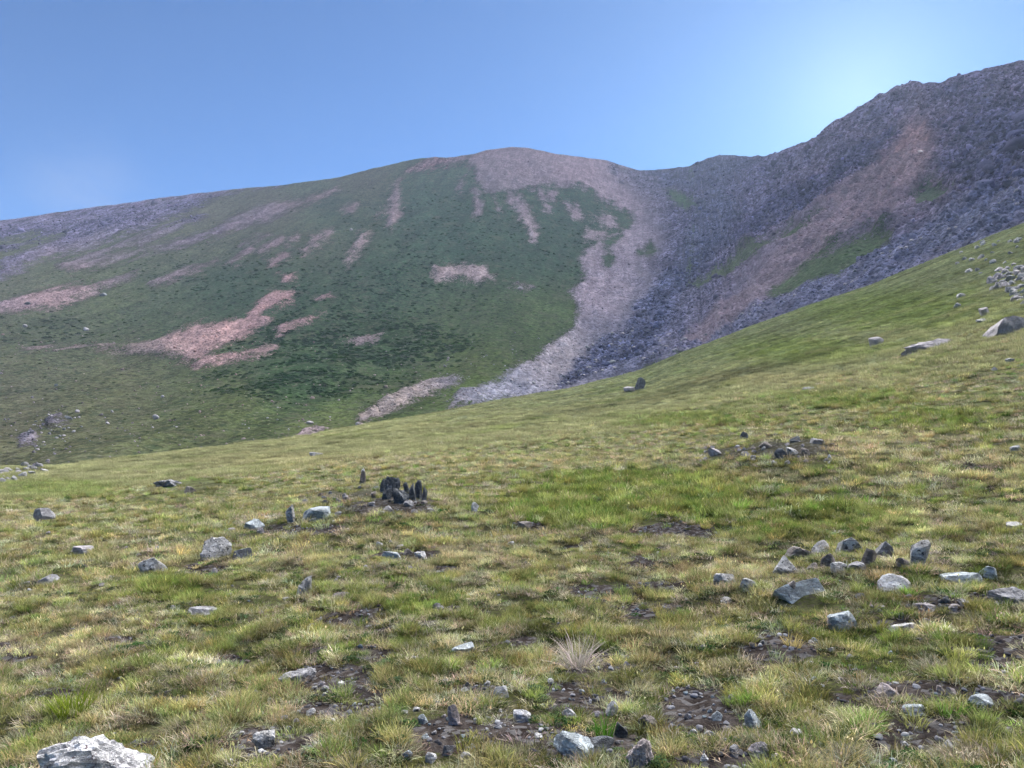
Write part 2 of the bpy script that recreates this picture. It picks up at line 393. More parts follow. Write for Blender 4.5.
def mtn_at(u, v):
    """surface point of the mountain at picture position (arrays)"""
    u = np.asarray(u, float); v = np.asarray(v, float)
    ci = np.clip(np.searchsorted(U, u) , 1, len(U) - 1); ci = np.where(np.abs(U[ci - 1] - u) < np.abs(U[ci] - u), ci - 1, ci)
    rj = np.clip(np.round((v - vb[ci]) / (vs[ci] - vb[ci]) * (NV - 1)).astype(int), 0, NV - 1)
    return MX2[rj, ci], MY2[rj, ci], MZ2[rj, ci], rj, ci

# ------------------------------------------------------------------ meadow ground
ang = np.radians(np.concatenate([np.arange(-180, -48, 3.0), np.arange(-48, -40, 0.5), np.arange(-40, 40, 0.13), np.arange(40, 52, 0.5), np.arange(52, 180.1, 3.2)]))
ang[0] = -math.pi; ang[-1] = math.pi
rad = np.concatenate([np.linspace(0.02, 2.2, 10), np.geomspace(2.3, 14, 330), np.geomspace(14.1, 175, 330), np.geomspace(180, 300, 10)])
AA, RR = np.meshgrid(ang, rad)
gx = RR * np.sin(AA); gy = RR * np.cos(AA); gz = meadow_z(gx, gy)
nr, nc = gx.shape
ii = np.arange(nr * nc).reshape(nr, nc)
quads = np.stack([ii[:-1, :-1], ii[1:, :-1], ii[1:, 1:], ii[:-1, 1:]], -1).reshape(-1, 4)

BARE = [(480,735,75,16),(600,750,60,14),(700,715,45,24),(735,760,70,14),(470,690,30,8),(590,700,55,14),(330,680,40,16),(270,745,60,14),(350,620,36,10),(610,662,40,10),(640,610,45,8),(785,650,40,14),(775,640,25,12),
 (1000,655,50,18),(960,600,60,8),(900,625,28,8),(940,735,40,16),(920,690,60,8),(590,590,30,6),(205,570,22,9),(120,640,18,6),(20,650,30,10),(175,700,25,6),(415,555,40,6),(445,570,18,6),(525,525,22,5),(690,530,60,8),(300,530,50,6),(380,500,55,12),(185,484,45,6),(785,448,45,9),
 (170,480,30,6),(345,495,40,5),(230,660,20,7),(60,695,26,7),(665,585,40,6),(790,450,50,8),(715,452,30,5),(460,610,25,6),(520,640,25,6),(380,700,20,8),(830,700,24,7),(150,745,20,6),(885,745,20,10)]
BARE = [(a, b, c * (1.0 if b > 640 else 0.95), d * (1.0 if b > 640 else 0.9)) for a, b, c, d in BARE]
LUSH = [(580,505,90,22),(700,500,80,25),(840,515,70,14),(760,530,60,12),(60,490,60,10),(640,480,120,10),(930,420,60,10),(420,610,50,14),(860,640,40,14),(170,590,40,12),(970,650,30,12),(850,400,80,10),(700,420,80,8),(900,310,100,20),(800,350,80,14)]
DRY = [(520,462,150,8),(950,470,90,18),(900,440,60,8),(330,462,120,8),(170,555,80,14),(840,450,60,10),(690,570,70,10),(60,650,60,20),(780,480,60,8),(480,560,60,14),(880,770,80,20),(800,380,90,6),(960,520,70,12),(300,560,40,10),(100,620,50,10),(560,660,40,10),(650,650,30,14),(930,560,40,10)]
def ell(u, v, L):
    s = np.full(np.shape(u), 9.0)
    for (a, b, c, d) in L: s = np.minimum(s, np.hypot((u - a) / c, (v - b) / d))
    return s
def ground_fields(x, y, z):
    u, v = project(x, np.maximum(y, 0.5), z)
    front = (y > 0.6)
    n = fbm(x / 0.5, y / 0.5, 9.0, 3); n2 = fbm(x / 1.7, y / 1.7, 12.0, 3)
    bare = np.where(front, smooth(1.35, 0.55, ell(u, v, BARE) + n * 0.9), 0)
    bare = np.maximum(bare, smooth(0.20, 0.42, n * 0.7 + n2 * 0.5) * 0.85 * smooth(26, 9, np.hypot(x, y)))
    lush = np.where(front, smooth(1.5, 0.4, ell(u, v, LUSH) + n2 * 0.5), 0)
    dry = np.where(front, smooth(1.5, 0.4, ell(u, v, DRY) + n2 * 0.5), 0)
    r = np.hypot(x, y)
    hill = smooth(28, 70, r) * smooth(380, 700, u)
    return u, v, bare, lush, dry, hill, r
def turf_tone(u, v, lush, dry, hill, r, x, y):
    """grass colour (albedo)"""
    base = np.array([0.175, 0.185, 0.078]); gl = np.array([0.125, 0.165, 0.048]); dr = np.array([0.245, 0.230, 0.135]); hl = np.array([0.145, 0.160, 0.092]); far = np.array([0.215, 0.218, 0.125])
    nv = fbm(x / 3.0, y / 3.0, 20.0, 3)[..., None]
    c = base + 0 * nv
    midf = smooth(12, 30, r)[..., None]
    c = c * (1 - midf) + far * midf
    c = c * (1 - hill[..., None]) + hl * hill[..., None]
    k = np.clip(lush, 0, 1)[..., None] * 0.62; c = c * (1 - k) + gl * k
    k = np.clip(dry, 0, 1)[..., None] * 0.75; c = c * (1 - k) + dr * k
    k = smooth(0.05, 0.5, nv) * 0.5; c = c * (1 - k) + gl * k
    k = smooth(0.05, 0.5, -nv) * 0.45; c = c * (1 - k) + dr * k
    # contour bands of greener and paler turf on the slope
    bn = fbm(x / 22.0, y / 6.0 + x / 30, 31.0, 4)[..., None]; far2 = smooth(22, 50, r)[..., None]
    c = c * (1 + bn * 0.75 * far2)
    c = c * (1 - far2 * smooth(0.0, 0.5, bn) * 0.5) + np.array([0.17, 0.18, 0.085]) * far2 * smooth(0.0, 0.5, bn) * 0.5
    return c * np.array([0.99, 1.02, 0.93])
gu, gv, bare, lush, dry, hill, rr = ground_fields(gx, gy, gz)
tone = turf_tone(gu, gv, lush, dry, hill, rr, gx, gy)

def meadow_material():
    m, t, out = new_mat('meadow_ground')
    geo = t.node('ShaderNodeNewGeometry').outputs['Position']
    tn = t.node('ShaderNodeAttribute', attribute_name='tone').outputs['Color']
    br = t.node('ShaderNodeAttribute', attribute_name='bare').outputs['Fac']
    fr = t.node('ShaderNodeAttribute', attribute_name='away').outputs['Fac']
    n1 = t.noise(geo, 9.0, 6, 0.7); n2 = t.noise(geo, 1.3, 5, 0.7); n3 = t.noise(geo, 38.0, 4, 0.7)
    turf = t.scalecol(tn, t.math('MULTIPLY', t.ramp(n1, 0.3, 0.7, 0.35, 1.1), t.ramp(n2, 0.3, 0.7, 0.65, 1.35)))
    litter = t.scalecol(t.mix(t.ramp(n3, 0.45, 0.62), turf, (0.13, 0.115, 0.085)), 0.62)
    soil = t.mix(t.ramp(n1, 0.35, 0.65), (0.030, 0.024, 0.022), (0.085, 0.073, 0.068))
    peb = t.lum(t.voro(geo, 30.0)); soil = t.mix(t.ramp(peb, 0.62, 0.75, 0, 0.55), soil, (0.19, 0.185, 0.19))
    near = t.mix(t.ramp(t.math('ADD', br, t.math('MULTIPLY', t.math('SUBTRACT', n1, 0.5), 0.8)), 0.2, 0.45), litter, soil)
    # far off, the ground between the clumps reads as turf
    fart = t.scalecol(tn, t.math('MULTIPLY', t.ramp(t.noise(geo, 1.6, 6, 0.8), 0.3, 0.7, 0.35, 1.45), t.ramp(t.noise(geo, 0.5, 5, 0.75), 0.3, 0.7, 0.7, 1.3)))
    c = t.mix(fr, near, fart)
    hh = t.math('ADD', t.math('MULTIPLY', n1, 0.5), t.math('MULTIPLY', n3, 0.12))
    b = t.bump(hh, 0.8, 0.12)
    bs = t.node('ShaderNodeBsdfDiffuse', ins={'Color': c, 'Roughness': 0.9, 'Normal': b})
    t.l.new(bs.outputs[0], out.inputs[0])
    return m
grd = link(mesh_obj('meadow', np.stack([gx, gy, gz], -1).reshape(-1, 3), quads, meadow_material(), smooth_shade=True))
tag(grd, 'grassy alpine meadow sloping up to the right with bare soil patches', 'meadow', kind='structure')
color_attr(grd.data, 'tone', tone.reshape(-1, 3)); float_attr(grd.data, 'bare', bare.ravel()); float_attr(grd.data, 'away', smooth(9, 26, rr).ravel())

# low country all round, out to the horizon
def low_material():
    m, t, out = new_mat('valley_ground')
    geo = t.node('ShaderNodeNewGeometry').outputs['Position']
    c = t.mix(t.ramp(t.noise(geo, 0.01, 6, 0.6), 0.35, 0.65), (0.05, 0.065, 0.035), (0.10, 0.10, 0.06))
    bs = t.node('ShaderNodeBsdfDiffuse', ins={'Color': c}); t.l.new(bs.outputs[0], out.inputs[0])
    return m
NA = 96; rl = [0.1, 60, 120, 200, 400, 800, 1600, 3200, 7000, 14000]
vs_, fs_ = [], []
for i, rr_ in enumerate(rl):
    for k in range(NA):
        a = 2 * math.pi * k / NA
        vs_.append((rr_ * math.sin(a), rr_ * math.cos(a), -34 - min(rr_, 1600) * 0.03 + (float(fbm(np.array(rr_ * math.sin(a) / 700), np.array(rr_ * math.cos(a) / 700))) * 14 if rr_ > 300 else 0)))
for i in range(len(rl) - 1):
    for k in range(NA):
        fs_.append((i * NA + k, (i + 1) * NA + k, (i + 1) * NA + (k + 1) % NA, i * NA + (k + 1) % NA))
low = link(mesh_obj('ground', vs_, fs_, low_material(), smooth_shade=True)); tag(low, 'low ground reaching to the horizon', 'ground', kind='structure')

# ------------------------------------------------------------------ scattering by geometry nodes (for stuff only)
def scatter(name, pts, rot, scl, idx, tint, protos, label, cat, kind='stuff'):
    me = bpy.data.meshes.new(name); n = len(pts)
    me.vertices.add(n); me.vertices.foreach_set('co', np.asarray(pts, np.float32).ravel())
    a = me.attributes.new('rot', 'FLOAT_VECTOR', 'POINT'); a.data.foreach_set('vector', np.asarray(rot, np.float32).ravel())
    a = me.attributes.new('scl', 'FLOAT_VECTOR', 'POINT'); a.data.foreach_set('vector', np.asarray(scl, np.float32).ravel())
    a = me.attributes.new('idx', 'INT', 'POINT'); a.data.foreach_set('value', np.asarray(idx, np.int32))
    color_attr(me, 'tint', tint)
    me.update()
    c = bpy.data.collections.new(name + '_forms')
    for i, p in enumerate(protos):
        p.name = '%s_form_%02d' % (name, i); c.objects.link(p)
    o = link(bpy.data.objects.new(name, me)); tag(o, label, cat, kind=kind)
    ng = bpy.data.node_groups.new(name + '_scatter', 'GeometryNodeTree')
    ng.interface.new_socket('Geometry', in_out='INPUT', socket_type='NodeSocketGeometry')
    ng.interface.new_socket('Geometry', in_out='OUTPUT', socket_type='NodeSocketGeometry')
    N, L = ng.nodes, ng.links
    gi = N.new('NodeGroupInput'); go = N.new('NodeGroupOutput'); ip = N.new('GeometryNodeInstanceOnPoints'); ci = N.new('GeometryNodeCollectionInfo')
    ci.inputs[0].default_value = c; ci.inputs['Separate Children'].default_value = True; ci.inputs['Reset Children'].default_value = True
    def na(nm, dt):
        q = N.new('GeometryNodeInputNamedAttribute'); q.data_type = dt; q.inputs[0].default_value = nm; return q.outputs[0]
    e2r = N.new('FunctionNodeEulerToRotation'); L.new(na('rot', 'FLOAT_VECTOR'), e2r.inputs[0])
    L.new(gi.outputs[0], ip.inputs['Points']); L.new(ci.outputs[0], ip.inputs['Instance']); ip.inputs['Pick Instance'].default_value = True
    L.new(na('idx', 'INT'), ip.inputs['Instance Index']); L.new(e2r.outputs[0], ip.inputs['Rotation']); L.new(na('scl', 'FLOAT_VECTOR'), ip.inputs['Scale'])
    L.new(ip.outputs[0], go.inputs[0])
    md = o.modifiers.new('scatter', 'NODES'); md.node_group = ng
    return o

# ------------------------------------------------------------------ rocks
def ico(sub):
    import bmesh
    bm = bmesh.new(); bmesh.ops.create_icosphere(bm, subdivisions=sub, radius=1.0)
    v = np.array([q.co[:] for q in bm.verts]); f = np.array([[w.index for w in q.verts] for q in bm.faces]); bm.free()
    return v / np.linalg.norm(v, axis=1)[:, None], f
ICO = {k: ico(k) for k in (1, 2, 3, 4, 5)}
def rock_shape(seed, sub=3, planes=11, rough=0.05, slab=0.0, jag=0.0):
    g = np.random.default_rng(seed); v, f = ICO[sub]
    n = g.normal(size=(planes, 3)); n /= np.linalg.norm(n, axis=1)[:, None]
    h = g.uniform(0.55, 1.0, planes)
    if slab > 0:
        n = np.vstack([n, [[g.normal() * .1, g.normal() * .1, 1], [g.normal() * .1, g.normal() * .1, -1]]]); n /= np.linalg.norm(n, axis=1)[:, None]
        h = np.r_[h, 1 - slab, 1 - slab]
    dt = v @ n.T
    rr = np.where(dt > 0.05, h[None, :] / np.maximum(dt, 0.05), 9).min(1)
    rr = np.minimum(rr, 1.35)
    p = v * rr[:, None]
    o = g.uniform(0, 50, 3)
    nz = fbm(p[:, 0] * 1.6 + o[0], p[:, 1] * 1.6 + o[1], p[:, 2] * 1.6 + o[2], 4)
    p = p * (1 + nz * rough * 2)[:, None]
    if jag > 0:
        q = np.abs(fbm(p[:, 0] * 3.5 + o[1], p[:, 1] * 3.5 + o[2], p[:, 2] * 1.2 + o[0], 3))
        p = p * (1 - q * jag)[:, None]
    lo, hi = p.min(0), p.max(0)
    return (p - (lo + hi) / 2) / ((hi - lo) / 2), f     # fills the box -1..1

def rock_material(name, a, b, c, sp=0.62, wet=0.75):
    """a main colour, b second colour in patches, c lichen or mineral spots"""
    m, t, out = new_mat(name)
    tc = t.node('ShaderNodeTexCoord').outputs['Object']
    big = t.noise(tc, 7.0, 5, 0.6, 0.5); mid = t.noise(tc, 26.0, 5, 0.7); fin = t.noise(tc, 110.0, 3, 0.7)
    cl = t.mix(t.ramp(big, 0.42, 0.60), a, b)
    cl = t.mix(t.ramp(mid, sp, sp + 0.05), cl, c)
    cl = t.scalecol(cl, t.math('MULTIPLY', t.ramp(fin, 0.25, 0.75, 0.75, 1.25), t.ramp(mid, 0.25, 0.75, 0.75, 1.2)))
    # cracks
    ck = t.math('ABSOLUTE', t.math('SUBTRACT', t.noise(t.node('ShaderNodeMapping', ins={0: tc, 'Scale': (1, 1, 3.0)}).outputs[0], 5.0, 6, 0.75, 0.4), 0.5))
    cl = t.mix(t.ramp(ck, 0.0, 0.012, 0.55, 0.0), cl, (0.03, 0.028, 0.028))
    blot = t.ramp(t.noise(tc, 15.0, 3, 0.8, 1.0), 0.58, 0.66); cl = t.mix(t.math('MULTIPLY', blot, 0.6), cl, c)
    hh = t.math('ADD', t.math('ADD', t.math('MULTIPLY', mid, 0.7), big), t.math('MULTIPLY', t.ramp(ck, 0, 0.05), 0.5))
    b_ = t.bump(hh, 0.9, 0.03)
    bs = t.node('ShaderNodeBsdfPrincipled', ins={'Base Color': cl, 'Roughness': wet, 'Normal': b_})
    bs.inputs['Specular IOR Level'].default_value = 0.35
    t.l.new(bs.outputs[0], out.inputs[0])
    return m
RM = {
 'white': rock_material('quartz_rock', (0.60, 0.60, 0.62), (0.46, 0.46, 0.49), (0.13, 0.095, 0.10), 0.60),
 'blue': rock_material('bluish_rock', (0.29, 0.335, 0.375), (0.38, 0.43, 0.46), (0.13, 0.13, 0.16), 0.60),
 'grey': rock_material('grey_rock', (0.20, 0.20, 0.22), (0.29, 0.29, 0.31), (0.09, 0.09, 0.10), 0.58),
 'lichen': rock_material('lichen_rock', (0.42, 0.42, 0.43), (0.31, 0.31, 0.31), (0.05, 0.05, 0.055), 0.56),
 'brown': rock_material('brown_rock', (0.14, 0.12, 0.115), (0.20, 0.175, 0.16), (0.30, 0.29, 0.27), 0.62),
 'dark': rock_material('dark_rock', (0.07, 0.08, 0.098), (0.12, 0.135, 0.15), (0.26, 0.28, 0.30), 0.66),
 'pink': rock_material('pinkish_rock', (0.42, 0.36, 0.36), (0.32, 0.28, 0.29), (0.16, 0.13, 0.13), 0.64),
 'mauve': rock_material('mauve_rock', (0.29, 0.265, 0.29), (0.38, 0.36, 0.385), (0.12, 0.115, 0.13), 0.60),
}
def tinted_material(name, rough_bump=True, transl=0.0):
    m, t, out = new_mat(name)
    tn = t.node('ShaderNodeAttribute', attribute_name='tint', attribute_type='INSTANCER').outputs['Color']
    if rough_bump:
        tc = t.node('ShaderNodeTexCoord').outputs['Object']
        n = t.noise(tc, 3.0, 4, 0.7)
        cl = t.scalecol(tn, t.ramp(n, 0.3, 0.7, 0.75, 1.25))
        bs = t.node('ShaderNodeBsdfDiffuse', ins={'Color': cl, 'Roughness': 0.8})
        t.l.new(bs.outputs[0], out.inputs[0])
    else:
        sh = t.node('ShaderNodeAttribute', attribute_name='shade').outputs['Color']
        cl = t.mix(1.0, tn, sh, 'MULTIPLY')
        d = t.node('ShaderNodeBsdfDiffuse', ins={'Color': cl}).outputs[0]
        tr = t.node('ShaderNodeBsdfTranslucent', ins={'Color': cl}).outputs[0]
        mx = t.node('ShaderNodeMixShader', ins={0: transl, 1: d, 2: tr}).outputs[0]
        t.l.new(mx, out.inputs[0])
    return m
M_SCREE = tinted_material('scree_stone')
M_BLADE = tinted_material('grass_blade', False, 0.3)

SPOTS = []   # footprints where grass keeps low: x, y, radius, reach toward the camera
def stone(u, v, w, h, tone, label, group=None, name='stone', tilt=0.0, slab=0.0, deep=0.75, sub=4, seed=None, jag=0.0, planes=12, yaw=None, sink=0.55, cat='stone', clear=True):
    """u, v: centre of the stone as seen; w, h: its seen size"""
    x, y, z = hit(u, v + h * 0.5)
    k = y / F; W = w * k / 2; H = h * k / 2; Dp = W * deep
    seed = seed if seed is not None else int(u * 31 + v * 7)
    p, f = rock_shape(seed, sub, planes, 0.05, slab, jag)
    hz = H * (1 + sink)
    p = p * [W, Dp, hz]
    a = R(tilt); ca, sa = math.cos(a), math.sin(a)
    g = np.random.default_rng(seed + 1)
    b = R(g.uniform(-14, 14)) if yaw is None else R(yaw); cb, sb = math.cos(b), math.sin(b)
    if tilt:   # lean in the picture plane, refitted to the seen box
        p = p @ np.array([[ca, 0, sa], [0, 1, 0], [-sa, 0, ca]])
        e = (p.max(0) - p.min(0)) / 2
        p[:, 0] *= W / e[0]; p[:, 2] *= hz / e[2]
    p = p @ np.array([[cb, sb, 0], [-sb, cb, 0], [0, 0, 1]])
    o = link(mesh_obj(name, p, f, RM[tone]))
    cy = y + Dp * 0.55
    o.location = (x * cy / y, cy, z + H * 2 - hz)
    me = o.data; me.polygons.foreach_set('use_smooth', [False] * len(me.polygons))
    tag(o, label, cat, group)
    if clear: SPOTS.append((o.location.x, o.location.y, max(W, Dp) * 0.62, min(0.13, 0.9 * H + 0.01)))
    return o

def cut_stone(pts, tone, label, thick, group=None, name='stone', cat='stone', lean=0.0, seed=1):
    """a slab whose outline is given by its seen corners, standing in the turf with real thickness"""
    import bmesh
    P = np.array(pts, float); x, y, z = hit(P[:, 0].mean(), P[:, 1].max())
    k = y / F; X = (P[:, 0] - P[:, 0].mean()) * k; Z = (P[:, 1].max() - P[:, 1]) * k - min(0.012 * y, 0.15)
    bm = bmesh.new(); fr_ = [bm.verts.new((a, 0, b)) for a, b in zip(X, Z)]
    f = bm.faces.new(fr_); ex = bmesh.ops.extrude_face_region(bm, geom=[f])
    for v_ in ex['geom']:
        if isinstance(v_, bmesh.types.BMVert): v_.co.y += thick * (0.75 + 0.5 * random.random()); v_.co.x *= 0.85; v_.co.z *= 0.93
    bmesh.ops.recalc_face_normals(bm, faces=bm.faces)
    bmesh.ops.bevel(bm, geom=bm.edges[:], offset=0.006 * (y / 5), segments=2, affect='EDGES')
    bmesh.ops.triangulate(bm, faces=bm.faces)
    for _ in range(3): bmesh.ops.subdivide_edges(bm, edges=[e for e in bm.edges if e.calc_length() > 0.012 * (y / 5) * 1.5], cuts=1)
    bmesh.ops.triangulate(bm, faces=bm.faces)
    q = np.array([v_.co[:] for v_ in bm.verts])
    nz = fbm(q[:, 0] * 6 * 5 / y, q[:, 1] * 6 * 5 / y, q[:, 2] * 9 * 5 / y + seed, 4) * 0.022 * (y / 5)
    for v_, d_ in zip(bm.verts, nz): v_.co += Vector((d_, d_ * 1.2, d_))
    me = bpy.data.meshes.new(name); bm.to_mesh(me); bm.free(); me.materials.append(RM[tone])
    o = link(bpy.data.objects.new(name, me)); o.location = (x, y + 0.02, z); o.rotation_euler = (-lean, 0, 0); tag(o, label, cat, group)
    SPOTS.append((x, y + thick / 2, (X.max() - X.min()) * 0.42, 0.10)); return o

